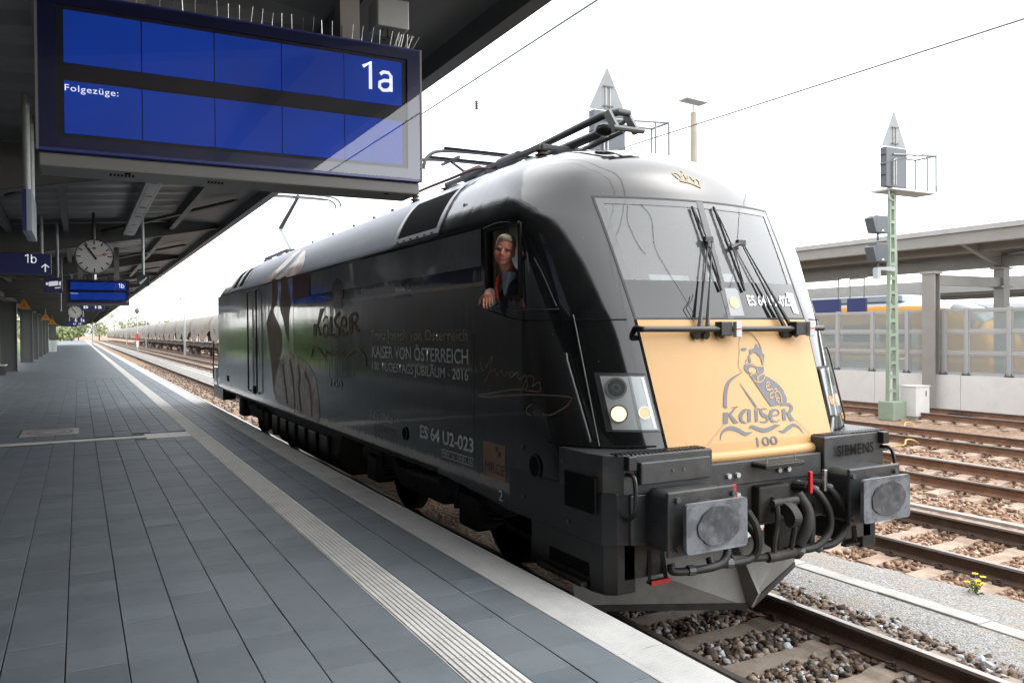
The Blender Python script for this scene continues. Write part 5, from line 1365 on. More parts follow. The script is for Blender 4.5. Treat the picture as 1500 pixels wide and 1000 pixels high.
# strip light along the canopy
for i, (y0, y1) in enumerate(((7.6,11.1),(11.15,14.6))):
    t = thing('strip_light', ['long grey strip light under the canopy, nearer half above the clock','long grey strip light under the canopy, farther half next to the clock'][i], 'light', (-3.75,y0,cz(-3.8)-.2), 'strip lights under the canopy')
    MB().box(-3.86,-3.64,y0,y1,4.46,4.54).build('housing', MT['palesteel'], t, bevel=.01)
    MB().box(-3.81,-3.69,y0+.05,y1-.05,4.452,4.459).build('diffuser', MT['white'], t)
    for k in range(3): MB().box(-3.80,-3.70,y0+.3+k*1.2,y0+.42+k*1.2,4.448,4.4515).build('louvre', MT['panto'], t)
    for k in (.5,2.8): MB().tube([(-3.75,y0+k,4.54),(-3.75,y0+k,cz(-3.75)+.1)],.02,6).build('hanger', MT['panto'], t)

# ------------------------------------------------------------------ train indicators
GLY = {'1': [[(.05,.80),(.34,1.0),(.34,0.0)]],
 'a': [[(.10,.60),(.22,.70),(.42,.70),(.52,.58),(.52,0.0)], [(.52,.40),(.25,.39),(.08,.30),(.07,.13),(.20,.02),(.38,.04),(.52,.16)]],
 'b': [[(.08,1.0),(.08,0.0)], [(.08,.50),(.22,.68),(.42,.66),(.54,.50),(.54,.20),(.42,.04),(.22,.02),(.08,.18)]]}
def stroke_text(name, s, m, parent, fm, u, v, h):
    b = MB()
    for ch in s:
        for st in GLY[ch]:
            ribbon(b, [(u+x*h, v+y*h) for x, y in st], .125*h, fm)
        u += (.62 if ch == '1' else .7)*h
    return b.build(name, m, parent)
def indicator(label, Y, x0, x1, z0, z1, track, detail=True, group=None):
    t = thing('train_indicator', label, 'display', ((x0+x1)/2, Y, z0))
    W, Hh = x1-x0, z1-z0; dp = .30
    MB().box(x0, x1, Y+.012, Y+dp, z0-.005, z1).build('case', MT['navycase'], t, bevel=.012)
    MB().box(x0+.005, x1-.005, Y+.015, Y+dp+.01, z0-.075, z0-.006).build('bottom_tray', MT['alu'], t, bevel=.008)
    fx, fz = .058*W, .115*Hh      # border to the screen window
    sx0, sx1, sz0, sz1 = x0+fx, x1-fx, z0+fz, z1-fz*.95
    # front frame
    b = MB()
    b.box(x0,x1,Y-.012,Y+.012,z0,z0+fz-.02); b.box(x0,x1,Y-.012,Y+.012,z1-fz*.95+.02,z1); b.box(x0,x0+fx-.03,Y-.012,Y+.012,z0+fz-.02,z1-fz*.95+.02); b.box(x1-fx+.03,x1,Y-.012,Y+.012,z0+fz-.02,z1-fz*.95+.02)
    b.build('front_frame', MT['navy'], t)
    MB().box(sx0-.04, sx1+.04, Y+.004, Y+.0115, sz0-.03, sz1+.03).build('screen_mask', MT['screenframe'], t)
    gap = .14*(sz1-sz0); hm = (sz1-sz0-gap)/2
    M_ = bpy.data.materials.get('blue_lcd') or blue_lcd()
    for r in range(2):
        zz0 = sz0 if r == 1 else sz0+hm+gap
        for c in range(5):
            wseg = (sx1-sx0)/5; xx0 = sx0+c*wseg
            MB().box(xx0+.003, xx0+wseg-.003, Y-.002, Y+.0035, zz0+.002, zz0+hm-.002).build('screen_segment', M_, t)
    fm = lambda u, v: (u, Y-.0035, v)
    tw = MT['lcdtext']
    zr = sz0+hm+gap
    stroke_text('track_number', track, tw, t, fm, sx1-.125*W, zr+hm*.30, hm*.60)
    lettering('screen_writing', 'Folgezüge:', tw, t, fm, sx0+.006, sx0+.122*W, sz0+hm*.76, sz0+hm*.92, spacing=1.1)
    MB().add([(x0+.01,Y-.0125,z0+.015),(x1-.01,Y-.0125,z0+.015),(x1-.01,Y-.0125,z1-.01),(x0+.01,Y-.0125,z1-.01)],[(0,1,2,3)]).build('cover_glass', MT['coverglass'], t)
    if detail:
        for xx in (x0-.004, x1-.008): MB().box(xx, xx+.012, Y-.016, Y+.02, z0, z1).build('edge_trim', MT['alu'], t)
        for xx, n in ((x0+.16*W,7),(x0+.40*W,5)):
            for k in range(n): MB().box(xx+k*.018,xx+k*.018+.009,Y+.10,Y+.16,z0-.0775,z0-.0752).build('vent_slot', MT['grille'], t)
        for xx in (x0+.2*W, x0+.9*W): MB().tube([(xx,Y+.06,z0-.074),(xx,Y+.06,z0-.079)],.016,10).build('screw_cap', MT['grille'], t)
    # spikes against birds
    n = 34 if detail else 26
    for k in range(n):
        xx = x0+.05+k*(W-.1)/(n-1)
        MB().tube([(xx,Y+.1,z1),(xx+random.uniform(-.012,.012),Y+.1-.03+random.uniform(-.03,.03),z1+.11*(W/2.0))], .0022 if detail else .004, 4).build('bird_spike', MT['polished'], t)
    # hangers
    for xx in (x0+.22*W, x0+.80*W):
        MB().box(xx-.06, xx+.06, Y+.10, Y+.22, z1, cz(xx)+.1).build('hanger', MT['lightgrey_steel'], t)
    return t
def blue_lcd():
    M = emit('blue_lcd', (0.004,0.046,0.38), 0.2); t = M.node_tree; n = t.nodes; L = t.links; P = n['Principled BSDF']
    g = n.new('ShaderNodeNewGeometry'); nz = n.new('ShaderNodeTexNoise'); nz.inputs['Scale'].default_value = 1.7; L.new(g.outputs['Position'], nz.inputs[0])
    mr = n.new('ShaderNodeMapRange'); mr.inputs['To Min'].default_value = .07; mr.inputs['To Max'].default_value = .20; L.new(nz.outputs[0], mr.inputs[0]); L.new(mr.outputs[0], P.inputs['Emission Strength'])
    return M
MT['lcdtext'] = emit('lcd_text', (0.8,0.85,0.95), 0.25)
MT['signtext'] = emit('lit_sign_text', (0.85,0.87,0.9), 0.12)
MT['coverglass'] = glass('display_cover_glass', (.96,.97,1), 0.0, ior=1.75)
D1 = indicator('large blue train indicator board reading 1a, hanging nearest', .5, -4.866, -2.82, 3.30, 4.105, '1a')
b = MB(); b.box(-3.05,-2.84,.62,.80,4.27,4.45); jb_ = b.build('junction_box', MT['palesteel'], None, bevel=.01); tag(jb_, 'pale grey junction box above the large indicator board', 'junction box')
for k in range(3): MB().tube(spline([(-3.0+.03*k,.66,4.27),(-3.02+.04*k,.64,4.20),(-2.98,.63,4.19+.01*k),(-2.95+.01*k,.66,4.24)],5), .004, 5).build('cable', MT['rubber'], jb_)
for k in range(9): MB().tube([(-2.98+.016*k,.60,4.11),(-2.96+.018*k+random.uniform(-.03,.03),.58,4.22)], .002, 4).build('bird_spike', MT['polished'], D1)
indicator('small distant blue indicator board reading 1b below the clock', 20, -4.97, -3.475, 3.235, 3.84, '1b', detail=False)

# ------------------------------------------------------------------ clocks
def clock(label, c, R_, detail=True):
    x, y, z = c
    t = thing('platform_clock', label, 'clock', (x, y, z-R_), 'round station clocks')
    MB().tube([(x,y-.02,z),(x,y+.22,z)], R_, 40).build('case', MT['clockblack'], t, smooth=40)
    MB().disc((x,y-.024,z),(0,-1,0),R_*.955,40).build('dial', MT['clockface'], t)
    def hand(name, ang, l0, l1, w0, m, dy):
        a = math.radians(ang); d = Vector((math.sin(a),0,math.cos(a))); q = Vector((x,y-dy,z)); s_ = Vector((math.cos(a),0,-math.sin(a)))*w0/2
        MB().add([q+d*l0-s_, q+d*l0+s_, q+d*l1+s_*.8, q+d*l1-s_*.8],[(0,1,2,3)]).build(name, m, t)
    for k in range(60 if detail else 12):
        big = k % 5 == 0 if detail else True
        hand('hour_mark' if big else 'minute_mark', k*6 if detail else k*30, R_*(.70 if big else .86), R_*.93, R_*(.075 if big else .025), MT['clockblack'], .026)
    hand('hour_hand', -33, -.2*R_, .60*R_, .11*R_, MT['clockblack'], .030)
    hand('minute_hand', -36, -.2*R_, .86*R_, .085*R_, MT['clockblack'], .033)
    hand('second_hand', 76, 0, .80*R_, .03*R_, MT['red'], .036)
    if detail:
        a = math.radians(76); MB().disc((x+.55*R_*math.sin(a),y-.036,z+.55*R_*math.cos(a)),(0,-1,0),.085*R_,16,.05*R_).build('second_ring', MT['red'], t)
        MB().add([(x-.09*R_,y-.027,z+.44*R_),(x+.09*R_,y-.027,z+.44*R_),(x+.09*R_,y-.027,z+.54*R_),(x-.09*R_,y-.027,z+.54*R_)],[(0,1,2,3)]).build('maker_mark', MT['red'], t)
    MB().tube([(x,y+.1,z+R_),(x,y+.1,cz(x)+.1)], .03, 8).build('hanger', MT['panto'], t)
    MB().tube([(x,y+.1,z-R_-.10),(x,y+.1,z-R_)], .04, 8).build('boss', MT['polished'], t)
clock('large white platform clock hanging above the distant indicator', (-4.422,13,3.85), .325)
clock('small distant white clock beside the letter signs', (-4.83,34,3.33), .26, False)

# ------------------------------------------------------------------ hanging signs
def sign(name, label, Y, x0, x1, z0, z1, m, cat='sign', hang=True, th=.08, hx=None):
    t = thing(name, label, cat, ((x0+x1)/2, Y, z0))
    MB().box(x0,x1,Y,Y+th,z0,z1).build('panel', m, t, bevel=.006)
    if hang:
        for xx in (hx or (x0+.2*(x1-x0), x1-.2*(x1-x0))): MB().tube([(xx,Y+th/2,z1),(xx,Y+th/2,cz(xx)+.05)], .028, 8).build('hanger', MT['palesteel'], t)
    return t
def swrite(t, s, Y, x0, x1, z0, z1, m=None, **k): return lettering('writing', s, m or MT['signtext'], t, lambda u, v: (u, Y-.004, v), x0, x1, z0, z1, **k)
t = sign('track_sign', 'navy sign reading 1b with an upward arrow', 13, -6.60, -5.128, 3.497, 3.872, MT['navy'], hx=(-5.28,-6.4))
stroke_text('writing', '1b', MT['signtext'], t, lambda u, v: (u, 12.996, v), -5.55, 3.70, .155)
b = MB(); f = lambda u, v: (u, 12.996, v)
ribbon(b, [(-5.225,3.54),(-5.225,3.67)], .022, f); ribbon(b, [(-5.285,3.625),(-5.225,3.68),(-5.165,3.625)], .022, f); b.build('arrow', MT['signtext'], t)
t = sign('camera_sign', 'small navy sign with a white camera pictogram', 14, -5.28, -4.97, 3.205, 3.51, MT['navy'], hx=(-5.05,))
b = MB(); f = lambda u, v: (u, 13.996, v)
for pts in ([(-5.20,3.33),(-5.04,3.355),(-5.045,3.44),(-5.20,3.42)],[(-5.25,3.35),(-5.205,3.36),(-5.205,3.40),(-5.25,3.41)],[(-5.03,3.36),(-4.995,3.34),(-4.99,3.44),(-5.03,3.42)],[(-5.10,3.29),(-5.00,3.30),(-5.00,3.32),(-5.10,3.31)]): b.flat(pts, f)
b.build('camera_pictogram', MT['signtext'], t)
# sign hung parallel to the track, seen edge-on
t = thing('edge_on_sign', 'blue and white sign box seen edge-on, hung on a round pole', 'sign', (-5.08,5,3.2))
MB().box(-5.135,-5.10,4.4,5.4,3.33,3.705).build('panel', MT['navy'], t); MB().box(-5.0995,-5.06,4.4,5.4,3.33,3.705).build('panel', MT['trainblue'], t)
for y in (4.5,5.3): MB().tube([(-5.10,y,3.705),(-5.10,y,cz(-5.1)+.05)], .033, 12).build('hanger', MT['palesteel'], t, smooth=40)
t = sign('mirror_sign', 'small dark square sign with a white diagonal stroke near the canopy edge', 13, -3.69, -3.47, 3.315, 3.535, mat('dark_green_sign', (.02,.045,.04), .4), hx=(-3.58,))
b = MB(); ribbon(b, [(-3.645,3.36),(-3.60,3.40),(-3.52,3.48)], [.05,.045,.02], lambda u, v: (u, 12.996, v)); b.build('white_stroke', MT['white'], t)
for (lab, s, Y, x0, x1, z0, z1, a, c) in (('navy section sign reading B and 1a', 'B  1a', 34, -4.77, -3.73, 3.40, 3.72, .25, .9), ('navy section sign reading C and 1a', 'C  1a', 55, -5.04, -4.30, 3.15, 3.55, .12, .9), ('navy section sign reading D and 1b', 'D  1b', 60, -5.45, -4.50, 3.02, 3.34, .45, .95)):
    t = sign('section_sign', lab, Y, x0, x1, z0, z1, MT['navy']); w_ = x1-x0; swrite(t, s, Y, x0+a*w_, x0+c*w_, z0+.08, z1-.07, weight=.02)
for i, (x, y, z, r) in enumerate(((-7.13,43.6,3.98,.30),(-6.70,60,3.65,.30),(-6.75,77,3.58,.32))):
    t = thing('warning_sign', ['orange triangular warning sign on the nearest visible column','orange triangular warning sign on the middle columns','orange triangular warning sign farthest along the platform'][i], 'sign', (x,y,z), 'orange triangular warning signs')
    b = MB(); b.prism([(-r,-r*.75),(r,-r*.75),(0,r)], lambda u, v: (x+u,y,z+v), lambda u, v: (x+u,y+.03,z+v)); b.build('panel', MT['orange'], t)
    MB().flat([(-r*.3,-r*.45),(r*.3,-r*.45),(0,r*.25)], lambda u, v: (x+u,y-.004,z+v)).build('symbol', MT['brown'], t)
    MB().tube([(x,y+.02,z+r),(x,y+.02,cz(x)-.05)], .02, 6).build('hanger', MT['palesteel'], t)
t = thing('loudspeaker_post', 'thin pale post hanging beside the distant indicator', 'post', (-5.15,21,3.0))
MB().tube([(-5.12,20.5,3.02),(-5.12,20.5,3.55)], .03, 8).build('tube', MT['palesteel'], t); MB().tube([(-5.12,20.5,3.55),(-5.12,20.5,cz(-5.1))], .06, 8).build('hanger', MT['panto'], t)
# bench and bin at the columns
t = thing('platform_bench', 'pale metal bench beside the nearest visible column', 'bench', (-7.9,41,PZ))
MB().box(-8.3,-7.75,40.2,41.6,PZ+.42,PZ+.47).build('seat', MT['palesteel'], t, bevel=.01); MB().box(-8.3,-8.25,40.2,41.6,PZ+.55,PZ+.95).build('backrest', MT['palesteel'], t, bevel=.01)
for y in (40.4,41.4): MB().box(-8.25,-7.8,y-.03,y+.03,PZ,PZ+.42).build('leg', MT['panto'], t)
t = thing('litter_bin', 'pale round litter bin standing far along the columns', 'bin', (-7.3,100,PZ))
MB().tube([(-7.3,100,PZ),(-7.3,100,PZ+1.3)], [.4,.45], 14).build('body', MT['palesteel'], t); MB().tube([(-7.3,100,PZ+1.3),(-7.3,100,PZ+1.45)], [.45,.2], 14).build('lid', MT['panto'], t)

# ------------------------------------------------------------------ what stands behind the platform on the left
sbd = thing('station_building', 'dark rendered station building behind the platform', 'building', (-16,10,-.2))
MB().box(-22,-11.5,-26,44,-.3,6.6).build('wall', MT['building'], sbd)
MB().box(-22.4,-11.2,-26.4,44.4,6.6,6.95).build('roof', MT['canopy_steel'], sbd)
for k in range(11):
    y = -22+k*5
    w_ = MB().box(-11.52,-11.47,y,y+2.2,1.0,3.6).build('window', MT['grimy'], sbd)
    MB().box(-11.53,-11.43,y-.1,y+2.3,.88,1.0).build('sill', MT['lightgrey_steel'], w_)
    MB().box(-11.53,-11.45,y+1.06,y+1.14,1.0,3.6).build('mullion', MT['lightgrey_steel'], w_)
# ------------------------------------------------------------------ noise barrier on its wall, far platform and trains
BX = 19.0
wallo = thing('barrier_wall', 'pale concrete wall along the far track carrying the glass barrier', 'wall', (BX, 12, -.2))
for i in range(9):
    y = 2.0+i*3.0; MB().box(BX-.12, BX+.2, y, y+2.985, -.3, .93+.0).build('wall_panel', MT['wall'], wallo)
MB().box(BX-.12, BX+.2, 29, 180, -.3, .93).build('wall_run', MT['wall'], wallo)
nbar = thing('noise_barrier', 'grey framed glass noise barrier on the pale wall', 'barrier', (BX, 12, .93))
yk = [CAM.y+(y-CAM.y)*(BX-CAM.x)/(18.2-CAM.x) for y in (20.4,19.0,17.6,16.25,14.9,13.525,12.265,11.05,10.344,9.107,7.9,6.7,5.5,4.3)]
zr = [.95, 1.60, 2.26, 2.92]
for i, y in enumerate(yk):
    MB().box(BX-.05,BX+.05,y-.055,y+.055,.93,2.98).build('post', MT['barrier'], nbar, bevel=.008)
    MB().box(BX-.11,BX+.09,y-.12,y+.12,.93,.97).build('post_foot', MT['panto'], nbar)
    for dy in (-.08,.08): MB().tube([(BX-.09,y+dy,.97),(BX-.09,y+dy,1.03)],.018,6).build('anchor_bolt', MT['panto'], nbar)
    if i+1 < len(yk):
        yb = yk[i+1]
        for k in range(4): MB().box(BX-.035,BX+.035,yb+.055,y-.055,zr[k]-.035,zr[k]+.035).build('rail', MT['barrier'], nbar)
        for k in range(3):
            pn = MB().box(BX-.008,BX+.008,yb+.105,y-.105,zr[k]+.085,zr[k+1]-.085).build('pane', MT['pane'], nbar)
            b = MB(); y0, y1, z0, z1 = yb+.057, y-.057, zr[k]+.037, zr[k+1]-.037; d = .045
            b.box(BX-.02,BX+.02,y0,y1,z0,z0+d); b.box(BX-.02,BX+.02,y0,y1,z1-d,z1); b.box(BX-.02,BX+.02,y0,y0+d,z0+d,z1-d); b.box(BX-.02,BX+.02,y1-d,y1,z0+d,z1-d)
            b.build('pane_frame', MT['barrier'], pn)
# far platform
fpz = .35
tag(MB().box(BX+.25, 27.5, -10, 200, -.3, fpz).build('island_platform', MT['concrete']), 'far platform behind the glass barrier', None, kind='structure')
# gantry post and canopy of the far platform
fc = thing('station_canopy', 'grey steel canopy on the far platform behind the barrier', 'canopy', (23, 12, fpz))
MB().box(20.0, 20.25, -14, 60, 5.02, 5.50).build('fascia', MT['lightgrey_steel'], fc, bevel=.02)
MB().box(19.9, 20.02, -14, 60, 5.40, 5.56).build('gutter', MT['barrier'], fc)
rfp = [(20.25,5.45),(23.0,4.98),(26.0,5.45),(26.0,5.60),(23.0,5.15),(20.25,5.60)]
b = MB(); b.prism(rfp, lambda x, z: (x,-14,z), lambda x, z: (x,60,z)); b.build('roof', MT['canopy_steel'], fc)
MB().box(25.9,26.1,-14,60,5.1,5.62).build('fascia', MT['canopy_steel'], fc)
for x in (21.2,24.6): MB().box(x-.08,x+.08,-14,60,4.86 if x < 23 else 4.9,5.16).build('purlin', MT['lightgrey_steel'], fc)
MB().box(22.4,22.75,-14,60,4.40,4.78).build('longitudinal_beam', MT['lightgrey_steel'], fc)
for y in (1.5,11.6+.3,22.5,33,44):
    MB().box(22.35,22.70,y-.17,y+.17,fpz,4.40).build('column', MT['lightgrey_steel'], fc, bevel=.01)
    b = MB(); b.prism([(22.35,4.40),(20.35,5.05),(20.35,5.30),(22.35,4.85)], lambda x, z: (x,y-.09,z), lambda x, z: (x,y+.09,z)); b.build('bracket', MT['lightgrey_steel'], fc)
    b = MB(); b.prism([(22.75,4.40),(25.9,5.1),(25.9,5.30),(22.75,4.85)], lambda x, z: (x,y-.09,z), lambda x, z: (x,y+.09,z)); b.build('bracket', MT['lightgrey_steel'], fc)
    for k in range(2): MB().box(22.20,22.85,y-.20,y+.20,3.70+k*.62,3.76+k*.62).build('stiffener', MT['lightgrey_steel'], fc)
gp_ = thing('gantry_post', 'grey steel post at the barrier with a beam to the far canopy column', 'post', (18.9,11.9,.9))
b = MB(); b.box(BX-.35,BX-.29,11.68,12.10,-.2,4.12); b.box(BX-.09,BX-.06,11.68,12.10,.93,4.12); b.box(BX-.29,BX-.09,11.86,11.92,.93,4.12); b.build('shaft', MT['lightgrey_steel'], gp_)
MB().box(BX-.40,BX+.0,11.64,12.14,4.06,4.14).build('cap', MT['lightgrey_steel'], gp_)
MB().box(BX-.06,22.34,11.80,12.0,3.72,4.04).build('beam', MT['lightgrey_steel'], gp_)
f2 = thing('station_canopy', 'second grey canopy farther behind the far platform', 'canopy', (35,20,.3))
MB().box(33.6,40,-20,90,4.0,4.55).build('roof', MT['canopy_steel'], f2); MB().box(33.4,33.6,-20,90,4.12,4.75).build('fascia', MT['lightgrey_steel'], f2)
for y in (0,14,28,42): MB().box(36.3,36.7,y-.2,y+.2,0,4.0).build('column', MT['lightgrey_steel'], f2)
for i, (ya, yb) in enumerate(((17.95,20.6),(16.75,17.6))):
    t = thing('station_name_board', ['wide blank blue board hung under the far canopy','narrow blank blue board hung under the far canopy'][i], 'sign', (22,ya,2.9), 'blue boards under the far canopy')
    MB().box(21.95,22.05,ya,yb,2.90,3.55).build('panel', MT['bluesign'], t)
    for y in (ya+.1,yb-.1): MB().tube([(22,y,3.55),(22,y,4.32)],.03,6).build('hanger', MT['barrier'], t)
    MB().tube([(22,ya+.1,4.32),(22,yb-.1,4.32)],.03,6).build('cross_tube', MT['barrier'], t)
    for y in (ya+.1,yb-.1): MB().tube([(22,y,4.32),(22.5,y,4.5)],.03,6).build('hanger', MT['barrier'], t)

def railcar(name, label, X, y0, y1, stripes, noseat, glassm, roofm):
    """multiple unit: rounded roof, raked round nose at the y0 or y1 end"""
    t = thing(name, label, 'train', (X, (y0+y1)/2, 0))
    prof = [(-1.42,.55),(-1.45,1.2),(-1.45,2.4),(-1.40,2.85),(-1.22,3.25),(-.85,3.55),(-.4,3.68),(0,3.70)]
    prof = prof + [(-x,z) for x, z in prof[::-1][1:]]
    L_ = y1-y0; st = [0,.15,.5,1.0,1.8,3.0,4.5] ; sc = [.40,.55,.72,.84,.93,.98,1.0]
    ys = [(y0+s, k) for s, k in zip(st, sc)] + [(y1,1.0)] if noseat == 'lo' else [(y0,1.0)] + [(y1-s, k) for s, k in list(zip(st, sc))[::-1]]
    rws = []
    for y, k in ys: rws.append([(X+x*(.75+.25*k), y, .55+(z-.55)*k) for x, z in prof])
    b = MB(); b.grid(rws); b.f.append(tuple(range(len(prof)))); b.f.append(tuple(range((len(rws)-1)*len(prof), len(rws)*len(prof))))
    bo_ = b.build('body', MT['trainwhite'], t, smooth=40)
    if stripes[0][2] is MT['yellow']:
        bo_.data.materials.append(MT['yellow'])
        for pg in bo_.data.polygons:
            if pg.center.y < y0+3.2 and pg.center.z < 2.7: pg.material_index = 1
        bb = MB(); pq = [(-1.452,2.30),(-1.452,2.45),(-1.41,2.86),(-1.23,3.27),(-1.10,3.40)]
        bb.grid([[(X+x*1.004*(.75+.25*k), y, .55+(z-.55)*k*1.003) for x, z in pq] for y, k in ys[2:]]); bb.build('colour_band', MT['yellow'], t, smooth=40)
    a0, a1 = (y0+3.2, y1) if noseat == 'lo' else (y0, y1-3.2)
    for (z0, z1, m) in stripes:
        pts = []
        MB().box(X-1.475,X-1.448,a0,a1,z0,z1).build('colour_band', m, t)
    n = int((a1-a0)/2.0)
    for k in range(n):
        w_ = MB().box(X-1.482,X-1.476,a0+.3+k*2.0,a0+1.75+k*2.0,1.75,2.55).build('window', glassm, t)
    MB().box(X-.9,X+.9,a0+1,a1-1,3.6,3.9).build('roof_box', roofm, t, bevel=.05)
    # nose glass
    q = 1.1 if noseat == 'lo' else -1.1; yb = y0 if noseat == 'lo' else y1
    b = MB(); rr = []
    for k in range(5):
        s = .45+k*.35; kk = float(np.interp(s, st, sc)); yy = yb+(s if noseat == 'lo' else -s)
        rr.append([(X+x*(.75+.25*kk)*1.003, yy-(.03 if noseat == 'lo' else -.03), .57+(z-.55)*kk*1.004) for x, z in prof[3:12]])
    b.grid(rr); b.build('nose_window', glassm, t, smooth=40)
    for y in np.arange(y0+3, y1-2, 6.0): MB().box(X-1.2,X+1.2,y,y+2.4,.05,.6).build('bogie_cover', MT['grimy'], t)
    return t
tg = mat('train_window', (.09,.11,.12), .08, coat=.4)
railcar('railcar', 'white and yellow railcar with pale blue roof behind the barrier', 29.2, 15.6, 62, [(.85,1.6,MT['yellow'])], 'lo', tg, MT['trainblue'])
railcar('railcar', 'white railcar with large windows at the far platform behind the canopy column', 31.5, -30, 15.2, [(.7,1.2,MT['green'])], 'hi', tg, MT['trainwhite'])
gt = thing('green_railcar', 'white and green train standing farthest behind the barrier', 'train', (43,10,0))
MB().box(42,45,-10,60,.4,3.9).build('body', MT['trainwhite'], gt, bevel=.5); MB().box(41.95,42.0,-8,58,2.9,3.5).build('colour_band', MT['green'], gt)
for k in range(20): MB().box(41.94,41.99,-7+k*3,-5+k*3,1.7,2.6).build('window', tg, gt)
st_ = thing('stair_railing', 'pale handrail of the stairs behind the barrier panes', 'railing', (20.5,15,.4))
for x in (20.4,): 
    for (a, c) in (((x,16.4,1.6),(x,15.0,1.6)),((x,15.0,1.6),(x,13.7,.9)),((x,16.4,1.2),(x,15.0,1.2))): MB().tube([a,c],.025,6).build('rail', MT['palesteel'], st_)
    for y in (16.4,15.7,15.0): MB().tube([(x,y,fpz),(x,y,1.6)],.025,6).build('post', MT['palesteel'], st_)

# ------------------------------------------------------------------ signal masts
MT['boardgrey'] = mat('board_back_grey', (.22,.24,.25), .5, var=.1)
def signal_mast(x, y, label, lower=True):
    t = thing('signal_mast', label, 'signal', (x, y, -.2), 'lattice signal masts with tall screens')
    zb, zt = -.24, 6.25
    for sx in (-1,1):
        w0, w1 = .23, .13
        b = MB()
        for sy_ in (-1,1):
            b.add([(x+sx*(w0),y+sy_*.06,zb),(x+sx*(w0-(.13 if sx > 0 else .05)),y+sy_*.06,zb),(x+sx*(w1-(.11 if sx > 0 else .045)),y+sy_*.05,zt),(x+sx*w1,y+sy_*.05,zt)],[(0,1,2,3)])
        b.f.append((0,3,7,4)); b.f.append((1,2,6,5)); b.f.append((2,3,7,6)); b.build('leg', MT['mast'], t)
    n = 15
    for k in range(n):
        z = .55+k*.40; w_ = .23-(z-zb)/(zt-zb)*.10
        MB().box(x-w_+.04,x+w_-.06,y-.055,y+.055,z,z+.09).build('lattice_plate', MT['mast'], t)
    MB().box(x-.30,x+.30,y-.25,y+.25,zb,zb+.55).build('base', MT['mast'], t, bevel=.03)
    MB().box(x-.45,x+1.55,y-.35,y+.35,6.25,6.30).build('platform_grid', MT['palesteel'], t)
    sc = MB().box(x-.66,x+.22,y-.32,y-.12,6.32,7.42).build('signal_screen', MT['signalback'], t, bevel=.01)
    for k in range(3):
        b = MB(); b.prism([(-.16,0),(.0,.06),(.0,-.0)], lambda u, v: (x-.52+u*1.2,y-.30,6.65+k*.28+v), lambda u, v: (x-.52+u*1.2,y-.14,6.65+k*.28+v)); b.build('lamp_hood', MT['signalback'], sc)
    MB().tube([(x-.40,y-.36,6.36),(x-.40,y-.36,7.05),(x-.30,y-.36,7.12),(x-.30,y-.36,6.36)],.02,6).build('screen_handle', MT['palesteel'], sc)
    b = MB(); b.prism([(-.72,7.46),(.28,7.46),(-.22,8.45)], lambda u, v: (x+u,y-.25,v), lambda u, v: (x+u,y-.22,v)); tb_ = b.build('triangle_board', MT['boardgrey'], t)
    for dx in (-.28,-.16): MB().box(x+dx-.012,x+dx+.012,y-.275,y-.25,7.50,8.0).build('board_rail', MT['barrier'], tb_)
    for z in (7.53,7.98): MB().box(x-.36,x-.08,y-.29,y-.275,z,z+.03).build('board_clip', MT['panto'], tb_)
    cage = MB()
    for a, c in (((x+1.5,y-.33,6.30),(x+1.5,y-.33,7.35)),((x+1.5,y+.33,6.30),(x+1.5,y+.33,7.35)),((x+1.1,y-.33,6.3),(x+1.1,y-.33,7.35)),((x+1.5,y-.33,7.35),(x+1.5,y+.33,7.35)),((x+1.5,y-.33,7.35),(x-.40,y-.34,7.22)),((x+1.5,y+.33,7.35),(x+.2,y+.33,7.35)),((x+.5,y+.33,7.35),(x+.8,y+.30,6.3))): cage.tube([a,c],.028,6)
    cage.build('work_cage', MT['boardgrey'], t)
    MB().tube(spline([(x-.40,y-.2,6.3),(x-.32,y-.15,6.05),(x-.10,y-.1,6.0)],5),.025,6).build('cable_pipe', MT['palesteel'], t)
    if lower:
        for k, (z0, z1) in enumerate(((5.02,5.50),(4.22,4.74))):
            bx = MB().box(x-1.05,x-.55,y-.30,y-.02,z0,z1).build('signal_lamp', MT['signalback'], t, bevel=.02)
            b = MB(); b.prism([(-1.05,0),(-1.20,.40),(-1.05,.46)], lambda u, v: (x+u,y-.30,z0+v), lambda u, v: (x+u,y-.02,z0+v)); b.build('lamp_hood', MT['signalback'], bx)
            MB().box(x-.84,x-.76,y-.32,y-.30,z0+.04,z0+.09).build('white_tab', MT['white'], bx)
            MB().tube([(x-.80,y-.15,z0-.2),(x-.80,y-.15,z0)],.03,6).build('lamp_post', MT['panto'], bx)
        b = MB(); b.prism([(-.85,4.02),(-.12,3.98),(-.12,4.12),(-.85,4.08)], lambda u, v: (x+u,y-.18,v), lambda u, v: (x+u,y-.05,v)); b.build('bracket_arm', MT['palesteel'], t)
        MB().box(x-.88,x-.74,y-.2,y-.05,3.75,4.05).build('lamp_foot', MT['palesteel'], t)
        for z in (1.5,3.0,5.6): MB().tube([(x+.1,y,z),(x+.55,y,z)],.012,5).build('step_rod', MT['palesteel'], t)
    return t
signal_mast(15.75, 11.0, 'sage green lattice signal mast with white cabinet at its foot')
signal_mast(6.35, 11.5, 'signal mast with triangle board rising behind the pantograph', lower=False)
cbt = thing('electrical_cabinet', 'white electrical cabinet at the foot of the green mast', 'cabinet', (16.3,10.75,-.2))
b = MB(); b.box(16.02,16.62,10.45,10.95,-.12,.72); b.build('case', MT['white'], cbt, bevel=.015)
MB().box(16.44,16.47,10.44,10.449,.45,.60).build('handle', MT['grille'], cbt); MB().box(16.05,16.58,10.48,10.92,-.24,-.12).build('plinth', MT['concrete'], cbt)
MB().box(16.0,16.64,10.43,10.97,.72,.745).build('lid', MT['white'], cbt)
